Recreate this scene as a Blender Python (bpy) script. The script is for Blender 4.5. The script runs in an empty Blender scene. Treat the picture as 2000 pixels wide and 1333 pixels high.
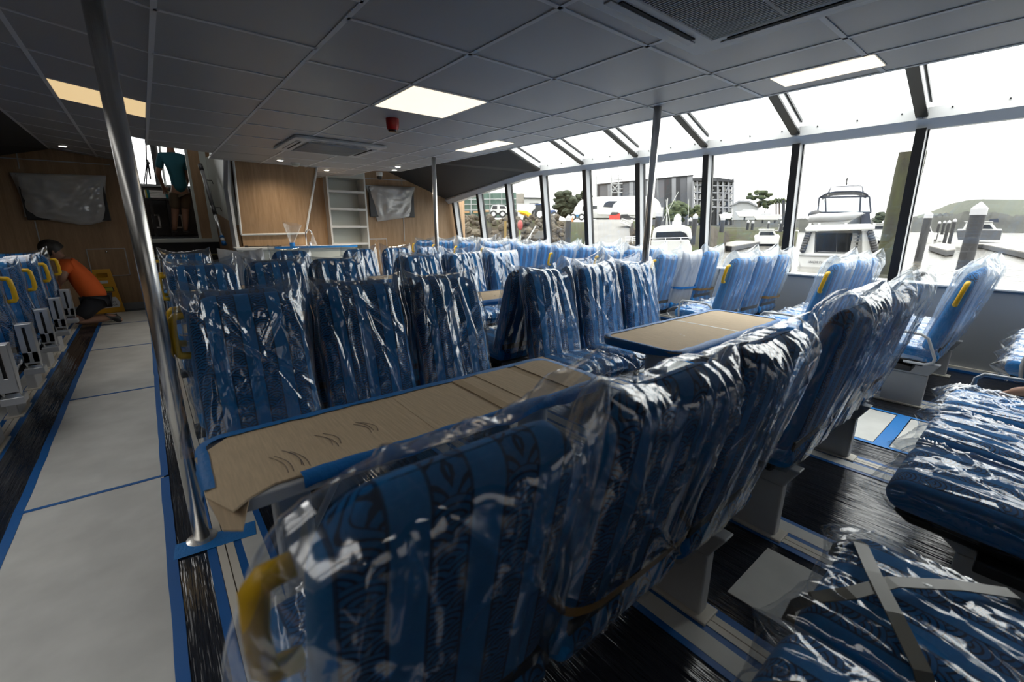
import bpy, bmesh, math, random
from math import sin, cos, pi, radians, atan2, sqrt, hypot, floor, exp
from mathutils import Vector, Matrix, noise
SC = bpy.context.scene
COL = SC.collection
V = Vector
# ------------------------------------------------------------------ camera geometry
F_PX, PITCH, YAW, ROLL, EYE = 852.15, radians(14.711), radians(39.36), radians(0.3418), 1.25
FW = V((sin(YAW)*cos(PITCH), cos(YAW)*cos(PITCH), -sin(PITCH)))
_r = V((cos(YAW), -sin(YAW), 0)); _u = _r.cross(FW)
RT = cos(ROLL)*_r + sin(ROLL)*_u
UP = -sin(ROLL)*_r + cos(ROLL)*_u
def ray(x, y): return RT*((x-1000)/F_PX) - UP*((y-666.5)/F_PX) + FW
def at(x, y, R):                       # point of the place seen at (x, y), R metres away over the ground
    d = ray(x, y); t = R/hypot(d.x, d.y)
    return V((d.x*t, d.y*t, EYE + d.z*t))
def on_z(x, y, z):
    d = ray(x, y); t = (z-EYE)/d.z
    return V((d.x*t, d.y*t, z))
def on_y(x, y, Y):
    d = ray(x, y); t = Y/d.y
    return V((d.x*t, Y, EYE+d.z*t))
def on_x(x, y, X):
    d = ray(x, y); t = X/d.x
    return V((X, d.y*t, EYE+d.z*t))
# ------------------------------------------------------------------ node helpers / materials
def new_mat(name):
    m = bpy.data.materials.new(name); m.use_nodes = True
    nt = m.node_tree; nt.nodes.clear()
    out = nt.nodes.new('ShaderNodeOutputMaterial')
    return m, nt, out
def nd(nt, typ, **kw):
    n = nt.nodes.new(typ)
    for k, v in kw.items():
        if k.startswith('i_'):
            key = k[2:]
            n.inputs[int(key) if key.isdigit() else key.replace('_', ' ')].default_value = v
        else: setattr(n, k, v)
    return n
def lk(nt, a, b): nt.links.new(a, b)
def mth(nt, op, a, b=None, c=None):
    n = nt.nodes.new('ShaderNodeMath'); n.operation = op
    for i, v in enumerate((a, b, c)):
        if v is None: continue
        if isinstance(v, (int, float)): n.inputs[i].default_value = v
        else: nt.links.new(v, n.inputs[i])
    return n.outputs[0]
def mixc(nt, fac, a, b):
    n = nt.nodes.new('ShaderNodeMix'); n.data_type = 'RGBA'
    for s, v in ((0, fac), (6, a), (7, b)):
        if isinstance(v, (int, float)): n.inputs[s].default_value = v
        elif isinstance(v, tuple): n.inputs[s].default_value = (*v, 1)
        else: nt.links.new(v, n.inputs[s])
    return n.outputs[2]
MATS = {}
def pm(name, col, rough=.5, metal=0., spec=.5, emit=None, estr=0., noise_s=0, noise_a=0., bump=0., bump_s=40, stretch=(1, 1, 1), col2=None, nmin=.35, nmax=.65, coat=0.):
    """principled material with optional object-space noise colour and bump"""
    m, nt, out = new_mat(name)
    b = nd(nt, 'ShaderNodeBsdfPrincipled')
    b.inputs['Base Color'].default_value = (*col, 1); b.inputs['Roughness'].default_value = rough
    b.inputs['Metallic'].default_value = metal; b.inputs['Specular IOR Level'].default_value = spec
    if coat: b.inputs['Coat Weight'].default_value = coat
    if emit:
        b.inputs['Emission Color'].default_value = (*emit, 1); b.inputs['Emission Strength'].default_value = estr
    lk(nt, b.outputs[0], out.inputs[0])
    if noise_s or bump:
        tc = nd(nt, 'ShaderNodeTexCoord'); mp = nd(nt, 'ShaderNodeMapping'); mp.inputs['Scale'].default_value = stretch
        lk(nt, tc.outputs['Object'], mp.inputs[0])
    if noise_s:
        n = nd(nt, 'ShaderNodeTexNoise', i_Scale=noise_s, i_Detail=4.); lk(nt, mp.outputs[0], n.inputs['Vector'])
        r = nd(nt, 'ShaderNodeMapRange'); r.inputs[1].default_value = nmin; r.inputs[2].default_value = nmax
        lk(nt, n.outputs[0], r.inputs[0])
        c2 = col2 or tuple(c*(1-noise_a) for c in col)
        lk(nt, mixc(nt, r.outputs[0], c2, col), b.inputs['Base Color'])
    if bump:
        n = nd(nt, 'ShaderNodeTexNoise', i_Scale=bump_s, i_Detail=3.); lk(nt, mp.outputs[0], n.inputs['Vector'])
        bp = nd(nt, 'ShaderNodeBump', i_Strength=bump, i_Distance=.01); lk(nt, n.outputs[0], bp.inputs['Height'])
        lk(nt, bp.outputs[0], b.inputs['Normal'])
    MATS[name] = m
    return m
def fabric():
    """blue upholstery: plain stripes beside stripes of overlapping wave fans drawn in black"""
    m, nt, out = new_mat('striped_upholstery')
    b = nd(nt, 'ShaderNodeBsdfPrincipled', i_Roughness=.85); b.inputs['Specular IOR Level'].default_value = .2
    b.inputs['Sheen Weight'].default_value = .15
    tc = nd(nt, 'ShaderNodeTexCoord'); sx = nd(nt, 'ShaderNodeSeparateXYZ'); lk(nt, tc.outputs['Object'], sx.inputs[0])
    u = sx.outputs[0]; v = mth(nt, 'SUBTRACT', sx.outputs[2], sx.outputs[1])
    W = .054
    su = mth(nt, 'ADD', mth(nt, 'DIVIDE', u, W), 40.25)
    fr = mth(nt, 'FRACT', su); idx = mth(nt, 'FLOOR', su)
    odd = mth(nt, 'MODULO', idx, 2.0)
    R = .027; rv = .036
    k = mth(nt, 'FLOOR', mth(nt, 'DIVIDE', v, rv))
    dv0 = mth(nt, 'SUBTRACT', v, mth(nt, 'MULTIPLY', k, rv))
    def du(kk):
        off = mth(nt, 'MULTIPLY', mth(nt, 'MODULO', mth(nt, 'ADD', kk, 400.), 2.0), R)
        t = mth(nt, 'ADD', mth(nt, 'SUBTRACT', u, off), 40.5*R)
        t = mth(nt, 'MODULO', t, 2*R)
        return mth(nt, 'SUBTRACT', t, R)
    def dist(kk, dv):
        d = du(kk); return mth(nt, 'SQRT', mth(nt, 'ADD', mth(nt, 'MULTIPLY', d, d), mth(nt, 'MULTIPLY', dv, dv)))
    k1 = mth(nt, 'SUBTRACT', k, 1.0); d1 = dist(k1, mth(nt, 'ADD', dv0, rv)); d0 = dist(k, dv0)
    ins = mth(nt, 'LESS_THAN', d1, .046)
    d = mth(nt, 'ADD', mth(nt, 'MULTIPLY', ins, d1), mth(nt, 'MULTIPLY', mth(nt, 'SUBTRACT', 1.0, ins), d0))
    ring = mth(nt, 'GREATER_THAN', mth(nt, 'FRACT', mth(nt, 'MULTIPLY', d, 3.8/.046)), .64)
    edge = mth(nt, 'LESS_THAN', mth(nt, 'MINIMUM', fr, mth(nt, 'SUBTRACT', 1.0, fr)), .05)
    plain = mixc(nt, mth(nt, 'MULTIPLY', ring, .22), (.012, .20, .54), (.018, .27, .64))
    fans = mixc(nt, mth(nt, 'MULTIPLY', ring, .9), (.010, .15, .42), (.003, .009, .03))
    c = mixc(nt, odd, plain, fans)
    c = mixc(nt, mth(nt, 'MULTIPLY', edge, .8), c, (.004, .02, .06))
    lk(nt, c, b.inputs['Base Color']); lk(nt, b.outputs[0], out.inputs[0])
    return m
def film(name, haze, tint, refl=1.0, rough=.09, crumple=1.0, hz=(.9, .93, .95), trans=.5):
    """thin polythene: mostly see-through, shiny where creased, a little milky"""
    m, nt, out = new_mat(name)
    tc = nd(nt, 'ShaderNodeTexCoord')
    mp = nd(nt, 'ShaderNodeMapping'); mp.inputs['Scale'].default_value = (1, 1, .3); lk(nt, tc.outputs['Object'], mp.inputs[0])
    oi = nd(nt, 'ShaderNodeObjectInfo')
    n1 = nd(nt, 'ShaderNodeTexNoise', noise_dimensions='4D', i_Scale=9., i_Detail=2.5, i_Roughness=.5); lk(nt, mp.outputs[0], n1.inputs['Vector'])
    lk(nt, mth(nt, 'MULTIPLY', oi.outputs['Random'], 60.), n1.inputs['W'])
    n2 = nd(nt, 'ShaderNodeTexVoronoi', feature='DISTANCE_TO_EDGE', i_Scale=7.)
    mx = nd(nt, 'ShaderNodeVectorMath', operation='MULTIPLY_ADD'); lk(nt, n1.outputs['Color'], mx.inputs[0]); mx.inputs[1].default_value = (.14, .14, .14); lk(nt, tc.outputs['Object'], mx.inputs[2])
    lk(nt, mx.outputs[0], n2.inputs['Vector'])
    hgt = mth(nt, 'ADD', n1.outputs[0], mth(nt, 'MULTIPLY', mth(nt, 'MINIMUM', n2.outputs[0], .25), .9))
    bp = nd(nt, 'ShaderNodeBump', i_Strength=.22*crumple, i_Distance=.03); lk(nt, hgt, bp.inputs['Height'])
    tr = nd(nt, 'ShaderNodeBsdfTransparent'); tr.inputs[0].default_value = (*tint, 1)
    gl = nd(nt, 'ShaderNodeBsdfGlossy', i_Roughness=rough); gl.inputs[0].default_value = (1, 1, 1, 1); lk(nt, bp.outputs[0], gl.inputs['Normal'])
    df = nd(nt, 'ShaderNodeBsdfDiffuse'); df.inputs[0].default_value = (*hz, 1); lk(nt, bp.outputs[0], df.inputs['Normal'])
    tl = nd(nt, 'ShaderNodeBsdfTranslucent'); tl.inputs[0].default_value = (*hz, 1)
    ms = nd(nt, 'ShaderNodeMixShader', i_0=trans); lk(nt, df.outputs[0], ms.inputs[1]); lk(nt, tl.outputs[0], ms.inputs[2])
    lw = nd(nt, 'ShaderNodeLayerWeight', i_Blend=.35); lk(nt, bp.outputs[0], lw.inputs['Normal'])
    hzf = mth(nt, 'MINIMUM', mth(nt, 'MULTIPLY', mth(nt, 'ADD', mth(nt, 'MULTIPLY', lw.outputs['Facing'], 1.6), .5), haze), .9)
    m1 = nd(nt, 'ShaderNodeMixShader'); lk(nt, hzf, m1.inputs[0]); lk(nt, tr.outputs[0], m1.inputs[1]); lk(nt, ms.outputs[0], m1.inputs[2])
    fz = mth(nt, 'MINIMUM', mth(nt, 'ADD', mth(nt, 'MULTIPLY', mth(nt, 'POWER', lw.outputs['Facing'], 3.0), .62*refl), .13*refl), .85)
    m2 = nd(nt, 'ShaderNodeMixShader'); lk(nt, fz, m2.inputs[0]); lk(nt, m1.outputs[0], m2.inputs[1]); lk(nt, gl.outputs[0], m2.inputs[2])
    lk(nt, m2.outputs[0], out.inputs[0])
    return m
def glass(name, tint=(.97, .985, .98), refl=.05):
    m, nt, out = new_mat(name)
    tr = nd(nt, 'ShaderNodeBsdfTransparent'); tr.inputs[0].default_value = (*tint, 1)
    gl = nd(nt, 'ShaderNodeBsdfGlossy', i_Roughness=.0)
    lw = nd(nt, 'ShaderNodeLayerWeight', i_Blend=.3)
    f = mth(nt, 'ADD', mth(nt, 'MULTIPLY', mth(nt, 'POWER', lw.outputs['Facing'], 4.0), .5), refl)
    ms = nd(nt, 'ShaderNodeMixShader'); lk(nt, f, ms.inputs[0]); lk(nt, tr.outputs[0], ms.inputs[1]); lk(nt, gl.outputs[0], ms.inputs[2])
    lk(nt, ms.outputs[0], out.inputs[0]); return m
def wood(name, c1, c2, vert=True, rough=.45):
    m, nt, out = new_mat(name)
    b = nd(nt, 'ShaderNodeBsdfPrincipled', i_Roughness=rough); b.inputs['Specular IOR Level'].default_value = .35
    tc = nd(nt, 'ShaderNodeTexCoord'); mp = nd(nt, 'ShaderNodeMapping')
    mp.inputs['Scale'].default_value = (9, 9, .55) if vert else (.55, 9, 9); lk(nt, tc.outputs['Object'], mp.inputs[0])
    n = nd(nt, 'ShaderNodeTexNoise', i_Scale=2.2, i_Detail=6., i_Roughness=.62, i_Distortion=.6); lk(nt, mp.outputs[0], n.inputs['Vector'])
    n2 = nd(nt, 'ShaderNodeTexNoise', i_Scale=14., i_Detail=3.); lk(nt, mp.outputs[0], n2.inputs['Vector'])
    r = nd(nt, 'ShaderNodeMapRange'); r.inputs[1].default_value = .3; r.inputs[2].default_value = .7
    lk(nt, mth(nt, 'ADD', mth(nt, 'MULTIPLY', n.outputs[0], .7), mth(nt, 'MULTIPLY', n2.outputs[0], .3)), r.inputs[0])
    lk(nt, mixc(nt, r.outputs[0], c2, c1), b.inputs['Base Color']); lk(nt, b.outputs[0], out.inputs[0]); return m
FABRIC = fabric()
FILM = film('clear_polythene', .026, (.955, .965, .97), refl=1.25)
FILM_MILKY = film('milky_polythene', .13, (.94, .96, .97), refl=.7, crumple=.7)  # extra haze partly paints in the backlight from the windows
FILM_SEAT = film('crumpled_polythene', .035, (.95, .96, .97), refl=.8, rough=.07, crumple=1.6)
FILM_WHITE = film('white_polythene', 1.5, (.9, .9, .9), refl=.5, crumple=.6, hz=(.8, .8, .8))
FILM_TV = film('cloudy_sheet', 1.3, (.9, .9, .9), refl=.5, crumple=.6, hz=(.88, .87, .85), trans=.12); GLASS = glass('window_glass'); AFTG = glass('tinted_aft_glass', (.36, .36, .36), .05); PORTG = glass('dimmed_port_roof_glass', (.55, .55, .55), .05); PORTDIM = glass('dimmed_port_glass', (.10, .10, .10), .05)  # port tints only set how much daylight enters that side
SKYGLASS = glass('skylight_glass', (.93, .95, .95), .07)
WOOD = wood('oak_laminate', (.50, .33, .19), (.31, .19, .10))
WOODD = WOOD
STEEL = pm('brushed_steel', (.82, .80, .76), .26, 1.0, bump=.06, bump_s=60, stretch=(1, 1, .02))
ALU = pm('satin_aluminium', (.62, .63, .64), .35, .85)
CHROME = pm('polished_rail', (.75, .75, .76), .15, 1.0)
HEADP = pm('skylit_header_grey', (.74, .74, .73), .4); WHITE = pm('white_paint', (.72, .73, .72), .45)  # header grey lightened to stand in for skylight falling on it
OFFW = pm('pale_green_white_laminate', (.60, .63, .58), .4)
GREYP = pm('grey_wall_panel', (.30, .315, .33), .45)
LGREY = pm('light_grey_powder_coat', (.52, .535, .55), .38)
SEATGREY = pm('seat_pedestal_grey', (.50, .51, .52), .42)
DKGREY = pm('charcoal_soffit', (.045, .045, .047), .6)
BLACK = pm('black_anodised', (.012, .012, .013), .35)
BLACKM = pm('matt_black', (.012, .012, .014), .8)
BLKPL = pm('black_plastic', (.018, .018, .02), .45)
CEIL = pm('ceiling_tile_grey', (.46, .46, .46), .42, spec=.45)
CEILT = pm('ceiling_rail_grey', (.80, .80, .80), .5)
YELLOW = pm('yellow_plastic', (.80, .48, .02), .35)
TAPE = pm('blue_masking_tape', (.008, .17, .50), .5, bump=.25, bump_s=90)
TAPED = pm('dark_blue_floor_tape', (.004, .10, .34), .45)
TAPEB = pm('brown_tape', (.28, .16, .05), .35)
CARD = pm('corrugated_cardboard', (.64, .49, .32), .8, noise_s=14, noise_a=.14, bump=.12, bump_s=8, stretch=(14, 1, 1))
CARDD = pm('cardboard_rib_side', (.50, .37, .23), .85, bump=.15, bump_s=8, stretch=(20, 1, 1))
BOARD = pm('white_floor_board', (.60, .60, .57), .5, noise_s=5, noise_a=.16, bump=.03, bump_s=300)
CREAM = pm('cream_track_cover', (.62, .58, .50), .45)
INK = pm('ink_scribble', (.03, .03, .06), .6)
RED = pm('red_plastic', (.42, .01, .012), .35)
# ------------------------------------------------------------------ mesh builder
class MB:
    def __init__(s): s.v = []; s.f = []
    def add(s, vs, fs):
        o = len(s.v); s.v += [tuple(p) for p in vs]; s.f += [tuple(i+o for i in f) for f in fs]; return s
    def box(s, c, d, rot=None):
        c = V(c); q = []
        for sx in (-.5, .5):
            for sy in (-.5, .5):
                for sz in (-.5, .5):
                    p = V((sx*d[0], sy*d[1], sz*d[2]))
                    if rot is not None: p = rot @ p
                    q.append(c+p)
        return s.add(q, [(0,1,3,2),(4,6,7,5),(0,4,5,1),(2,3,7,6),(0,2,6,4),(1,5,7,3)])
    def bb(s, a, b): return s.box([(a[i]+b[i])/2 for i in range(3)], [abs(b[i]-a[i]) for i in range(3)])
    def hexa(s, p): return s.add(p, [(0,3,2,1),(4,5,6,7),(0,1,5,4),(1,2,6,5),(2,3,7,6),(3,0,4,7)])  # 4 lower, 4 upper
    def prism(s, poly, off):
        n = len(poly); off = V(off)
        return s.add([V(p) for p in poly]+[V(p)+off for p in poly], [tuple(range(n-1,-1,-1)), tuple(range(n, 2*n))]+[(i,(i+1)%n,n+(i+1)%n,n+i) for i in range(n)])
    def tube(s, pts, r, n=8, cap=True, closed=False):
        pts = [V(p) for p in pts]; N = len(pts); rs = r if isinstance(r, (list, tuple)) else [r]*N
        vs = []; prev = None
        for i, p in enumerate(pts):
            if closed: t = pts[(i+1) % N]-pts[i-1]
            else: t = pts[min(i+1, N-1)]-pts[max(i-1, 0)]
            t = t.normalized() if t.length > 1e-9 else V((0, 0, 1))
            if prev is None:
                a = V((0, 0, 1)) if abs(t.z) < .9 else V((1, 0, 0)); x = t.cross(a).normalized()
            else: x = (prev-t*prev.dot(t)).normalized()
            prev = x; y = t.cross(x)
            vs += [p+rs[i]*(cos(2*pi*k/n)*x+sin(2*pi*k/n)*y) for k in range(n)]
        fs = []
        for i in range(N if closed else N-1):
            j = (i+1) % N
            fs += [(i*n+k, i*n+(k+1) % n, j*n+(k+1) % n, j*n+k) for k in range(n)]
        if cap and not closed: fs += [tuple(range(n-1, -1, -1)), tuple((N-1)*n+k for k in range(n))]
        return s.add(vs, fs)
    def lathe(s, c, prof, n=20, axis='z'):
        c = V(c); vs = []; N = len(prof)
        for r, z in prof:
            for k in range(n):
                a = 2*pi*k/n; p = V((r*cos(a), r*sin(a), z))
                if axis == 'y': p = V((p.x, p.z, -p.y))
                if axis == 'x': p = V((p.z, p.y, -p.x))
                vs.append(c+p)
        fs = [(i*n+k, i*n+(k+1) % n, (i+1)*n+(k+1) % n, (i+1)*n+k) for i in range(N-1) for k in range(n)]
        fs += [tuple(range(n-1, -1, -1)), tuple((N-1)*n+k for k in range(n))]
        return s.add(vs, fs)
    def grid(s, fn, nu, nv, cu=False):
        vs = [fn(i/nu, j/nv) for j in range(nv+1) for i in range(nu if cu else nu+1)]
        w = nu if cu else nu+1
        fs = [(j*w+i, j*w+(i+1) % w, (j+1)*w+(i+1) % w, (j+1)*w+i) for j in range(nv) for i in range(nu)]
        return s.add(vs, fs)
    def ball(s, c, r, n=12, sc=(1, 1, 1)):
        c = V(c)
        return s.grid(lambda u, v: c+V((sc[0]*r*sin(pi*max(.001, min(.999, v)))*cos(2*pi*u), sc[1]*r*sin(pi*max(.001, min(.999, v)))*sin(2*pi*u), -sc[2]*r*cos(pi*v))), n, max(5, n//2), cu=True)
    def mesh(s, name, mat, smooth=False, bevel=0., seg=2):
        me = bpy.data.meshes.new(name); me.from_pydata(s.v, [], s.f)
        bm = bmesh.new(); bm.from_mesh(me)
        bmesh.ops.recalc_face_normals(bm, faces=bm.faces)
        if bevel: 
            bm.edges.ensure_lookup_table()
            ed = [e for e in bm.edges if len(e.link_faces) == 2 and e.calc_face_angle(0) > .5]
            bmesh.ops.bevel(bm, geom=ed, offset=bevel, segments=seg, affect='EDGES', profile=.5, clamp_overlap=True)
        bm.to_mesh(me); bm.free()
        if smooth:
            me.polygons.foreach_set('use_smooth', [True]*len(me.polygons))
            if smooth == 'auto': me.set_sharp_from_angle(angle=radians(40))
        me.materials.append(mat)
        return me
    def build(s, name, mat, parent=None, smooth=False, bevel=0., seg=2, org=None):
        if org is not None:
            o = V(org); s.v = [tuple(V(p)-o) for p in s.v]
        ob = bpy.data.objects.new(name, s.mesh(name, mat, smooth, bevel, seg)); COL.objects.link(ob)
        if parent: ob.parent = parent
        if org is not None: ob.location = org
        return ob
def tag(o, label, cat, group=None, kind=None):
    if label: o['label'] = label
    if cat: o['category'] = cat
    if group: o['group'] = group
    if kind: o['kind'] = kind
    return o
def thing(name, label, cat, loc=(0, 0, 0), rz=0., group=None):
    o = bpy.data.objects.new(name, None); COL.objects.link(o); o.location = loc; o.rotation_euler = (0, 0, rz); o.empty_display_size = .1
    return tag(o, label, cat, group)
def struct(name, mb, mat, parent=None, smooth=False, bevel=0., label=None, org=None):
    o = mb.build(name, mat, parent, smooth, bevel, org=org)
    if not parent: o['kind'] = 'structure'
    if label: o['label'] = label
    return o
def dup(root, loc, rz, label, group=None):
    r = root.copy(); COL.objects.link(r); r.location = loc; r.rotation_euler = (0, 0, rz); r['label'] = label
    if group: r['group'] = group
    for ch in list(root.children):
        c = ch.copy(); COL.objects.link(c); c.parent = r
        for g in list(ch.children):
            d = g.copy(); COL.objects.link(d); d.parent = c
    return r
def skin(name, nodes, edges, mat, parent=None, sub=2, root=0):
    """one continuous surface grown round a jointed skeleton: nodes = [(x,y,z,r) or (x,y,z,(rx,ry))]"""
    me = bpy.data.meshes.new(name); me.from_pydata([n[:3] for n in nodes], edges, [])
    ob = bpy.data.objects.new(name, me); COL.objects.link(ob)
    ob.modifiers.new('s', 'SKIN')
    for i, d in enumerate(me.skin_vertices[0].data):
        r = nodes[i][3]; d.radius = r if isinstance(r, tuple) else (r, r); d.use_root = (i == root)
    sm = ob.modifiers.new('u', 'SUBSURF'); sm.levels = sub; sm.render_levels = sub
    dg = bpy.context.evaluated_depsgraph_get(); m2 = bpy.data.meshes.new_from_object(ob.evaluated_get(dg))
    ob.modifiers.clear(); ob.data = m2; bpy.data.meshes.remove(me)
    m2.polygons.foreach_set('use_smooth', [True]*len(m2.polygons)); m2.materials.clear(); m2.materials.append(mat); m2.name = name
    if parent: ob.parent = parent
    return ob
def text_obj(body, size, mat, loc, rot, parent=None, name='lettering', ext=.002, align='CENTER', shear=0., sx=1.):
    cu = bpy.data.curves.new(name, 'FONT'); cu.body = body; cu.size = size; cu.extrude = ext; cu.align_x = align; cu.align_y = 'CENTER'; cu.shear = shear
    ob = bpy.data.objects.new(name, cu); COL.objects.link(ob)
    dg = bpy.context.evaluated_depsgraph_get(); me = bpy.data.meshes.new_from_object(ob.evaluated_get(dg))
    bpy.data.objects.remove(ob); me.materials.clear(); me.materials.append(mat)
    ob = bpy.data.objects.new(name, me); COL.objects.link(ob); ob.matrix_local = Matrix.Translation(V(loc)) @ rot.to_4x4() @ Matrix.Diagonal((sx, 1, 1, 1))
    if parent: ob.parent = parent
    return ob
# ------------------------------------------------------------------ the cabin shell
H = 2.09; XP, XS, Y0, Y1 = -3.0, 5.55, -1.9, 8.75
YA = -5.2                          # aft end
def mk_floor():
    m, nt, out = new_mat('dark_carpet_under_film')
    b = nd(nt, 'ShaderNodeBsdfPrincipled'); b.inputs['Base Color'].default_value = (.012, .014, .02, 1)
    tc = nd(nt, 'ShaderNodeTexCoord'); mp = nd(nt, 'ShaderNodeMapping'); mp.inputs['Scale'].default_value = (26, .9, 1); lk(nt, tc.outputs['Object'], mp.inputs[0])
    n = nd(nt, 'ShaderNodeTexNoise', i_Scale=1.2, i_Detail=4., i_Roughness=.6); lk(nt, mp.outputs[0], n.inputs['Vector'])
    mp2 = nd(nt, 'ShaderNodeMapping'); mp2.inputs['Scale'].default_value = (90, 3, 1); lk(nt, tc.outputs['Object'], mp2.inputs[0])
    n2 = nd(nt, 'ShaderNodeTexNoise', i_Scale=2., i_Detail=2.); lk(nt, mp2.outputs[0], n2.inputs['Vector'])
    lk(nt, mixc(nt, n2.outputs[0], (.006, .007, .011), (.028, .032, .042)), b.inputs['Base Color'])
    bp = nd(nt, 'ShaderNodeBump', i_Strength=.4, i_Distance=.02); lk(nt, n.outputs[0], bp.inputs['Height']); lk(nt, bp.outputs[0], b.inputs['Normal'])
    b.inputs['Roughness'].default_value = .11; b.inputs['Specular IOR Level'].default_value = .6
    lk(nt, b.outputs[0], out.inputs[0]); return m
FLOORM = mk_floor()
struct('floor', MB().bb((XP, Y0, -.06), (XS+.05, Y1, 0)), FLOORM)
STW = lambda x: 6.39+.735*x                          # the ceiling stops here over the stairwell
# ceiling: lay-in tiles with light rails; the port bay tips upward
def cz(x): return H + max(0., 0.168-x)*.13
xs = [-.80, -.345, .168, .795, 1.41, 2.00, 2.605, 2.93, 3.30]
tiles = MB(); rails = MB()
g = .007
for i in range(len(xs)-1):
    a, b = xs[i]+g, xs[i+1]-g
    y = (.084-.602*6 if xs[i] < .79 else .80-.632*7)
    st = .602 if xs[i] < .79 else .632
    ylim = Y1
    while y < ylim:
        c, d = max(y+g, Y0), min(y+st-g, ylim)
        xx = [a, b]
        def top_lim(x):          # raised recess over the bar end
            return min(d, Y1-(x-2.72)*3.22) if x > 2.72 else min(d, STW(x)) if .1 < x < .8 else min(d, 7.29) if .79 < x < 1.41 else d
        if d > c+.05:
            if xs[i] == -.345 and d > 6.42: b = .045
            ds = [top_lim(a), top_lim(b)]
            if min(ds) > c+.02:
                tiles.hexa([(a, c, cz(a)), (b, c, cz(b)), (b, ds[1], cz(b)), (a, ds[0], cz(a)), (a, c, cz(a)+.02), (b, c, cz(b)+.02), (b, ds[1], cz(b)+.02), (a, ds[0], cz(a)+.02)])
        y += st
for x in xs: 
    ye = Y1-(max(x, 2.72)-2.72)*3.22 if not .1 < x < .9 else STW(x)
    rails.bb((x-.011, Y0, cz(x)-.004), (x+.011, ye, cz(x)+.03))
for i in range(len(xs)-1):
    y = (.084-.602*6 if xs[i] < .79 else .80-.632*7); st = .602 if xs[i] < .79 else .632
    a, b = xs[i], xs[i+1]
    while y < Y1:
        if xs[i] == -.345 and y > 6.4: b = .045
        if y > Y0 and y < (Y1-(max(b, 2.72)-2.72)*3.22 if not -.05 < (a+b)/2 < 1.2 else 6.4): rails.hexa([(a, y-.011, cz(a)-.004), (b, y-.011, cz(b)-.004), (b, y+.011, cz(b)-.004), (a, y+.011, cz(a)-.004), (a, y-.011, cz(a)+.03), (b, y-.011, cz(b)+.03), (b, y+.011, cz(b)+.03), (a, y+.011, cz(a)+.03)])
        y += st
ceil = struct('ceiling', tiles, CEIL)
struct('ceiling_rails', rails, CEILT, parent=ceil)
#deck = MB().hexa([(-.9, Y0, 2.30), (3.27, Y0, 2.15), (3.27, Y1+.1, 2.65), (-.9, Y1+.1, 2.65), (-.9, Y0, 2.99), (3.27, Y0, 2.99), (3.27, Y1+.1, 2.99), (-.9, Y1+.1, 2.99)])
deck = MB().bb((-.9, Y0, 2.95), (3.30, 6.40, 3.0)).bb((-.9, 6.40, 2.95), (.02, Y1+.1, 3.0)).bb((1.02, 6.40, 2.95), (3.30, Y1+.1, 3.0)).bb((3.302, Y0, H-.003), (3.32, 6.88, 2.96)).bb((-.92, Y0, 2.2), (-.9, Y1, 2.96)).bb((-.9, Y0, 2.28), (2.68, 6.38, 2.30)).bb((-.9, 6.38, 2.28), (.02, Y1, 2.30)).bb((1.02, 6.38, 2.28), (2.68, Y1, 2.30)).bb((0.0, 6.38, 2.28), (.02, Y1, 3.4)).bb((1.06, 6.38, 2.28), (1.08, Y1, 3.4)).bb((0, 6.36, 2.28), (1.04, 6.38, 3.4)).bb((2.68, Y0, 2.28), (3.302, 6.8, 2.30))
struct('trim_1', deck, DKGREY, label='structure above the ceiling')
struct('window_90', MB().bb((.0, 6.36, 3.39), (1.08, Y1, 3.40)), AFTG, label='added roof opening letting light into the stairwell')  # unseen glass opening added so daylight falls on the door frame
# starboard wall below the sill, panel joints at every second mullion
MY = [.905+.956*k for k in range(-2, 9)]
wl = MB(); 
joints = [Y0]+[m+.03 for m in MY[0::2]]+[Y1]
for a, b in zip(joints[:-1], joints[1:]):
    if b-a > .05:
        wl.hexa([(5.55, a+.003, 0), (5.60, a+.003, 0), (5.60, b-.003, 0), (5.55, b-.003, 0), (5.475, a+.003, .75), (5.60, a+.003, .75), (5.60, b-.003, .75), (5.475, b-.003, .75)])
wl.bb((5.57, Y0, 0), (5.62, Y1, .75))
wall_r = struct('wall_right', wl, GREYP)
struct('wall_right_aft', MB().bb((5.45, Y0, .75), (5.6, -.80, 2.2)).prism([(5.3, Y0, 2.2), (3.3, Y0, 2.93), (3.3, -.8, 2.93), (5.3, -.8, 2.2)], (0, 0, .03)), GREYP)  # added panels close the unseen aft glazing to darken the foreground
struct('sill', MB().bb((5.462, Y0, .75), (5.70, Y1, .766)), LGREY, parent=wall_r, bevel=.003)
struct('baseboard_right', MB().bb((5.515, Y0, 0), (5.545, Y1, .045)), CREAM)
struct('kick_line', MB().bb((5.50, Y0, .0), (5.514, Y1, .02)), TAPED, parent=bpy.data.objects['baseboard_right'])
# header beam and its down-swept forward end
sec = [(5.33, 2.078), (5.25, 2.148), (5.26, 2.24), (5.48, 2.24), (5.50, 2.095)]
hb = MB(); ys = [(Y0, 0), (6.05, 0), (8.8, -.36)]
n = len(sec); vs = []
for y, dz in ys: vs += [(x, y, z+dz) for x, z in sec]
fs = [(i*n+k, i*n+(k+1) % n, (i+1)*n+(k+1) % n, (i+1)*n+k) for i in range(2) for k in range(n)]+[tuple(range(n)), tuple(2*n+k for k in range(n))]
hb.add(vs, fs)
struct('trim_2', hb, HEADP, label='grey header beam over the side windows')
sc_ = MB()
for m in MY:
    if m < 6: sc_.box((5.253, m+.035, 2.19), (.004, .003, .085))
struct('joints', sc_, BLACKM, parent=bpy.data.objects['trim_2'])
bolts = MB()
for k in range(-6, 18):
    y = .45+k*.317
    if y < 5.6: bolts.lathe((5.252, y, 2.215), [(.006, -.003), (.006, .003)], 8, 'x')
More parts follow.
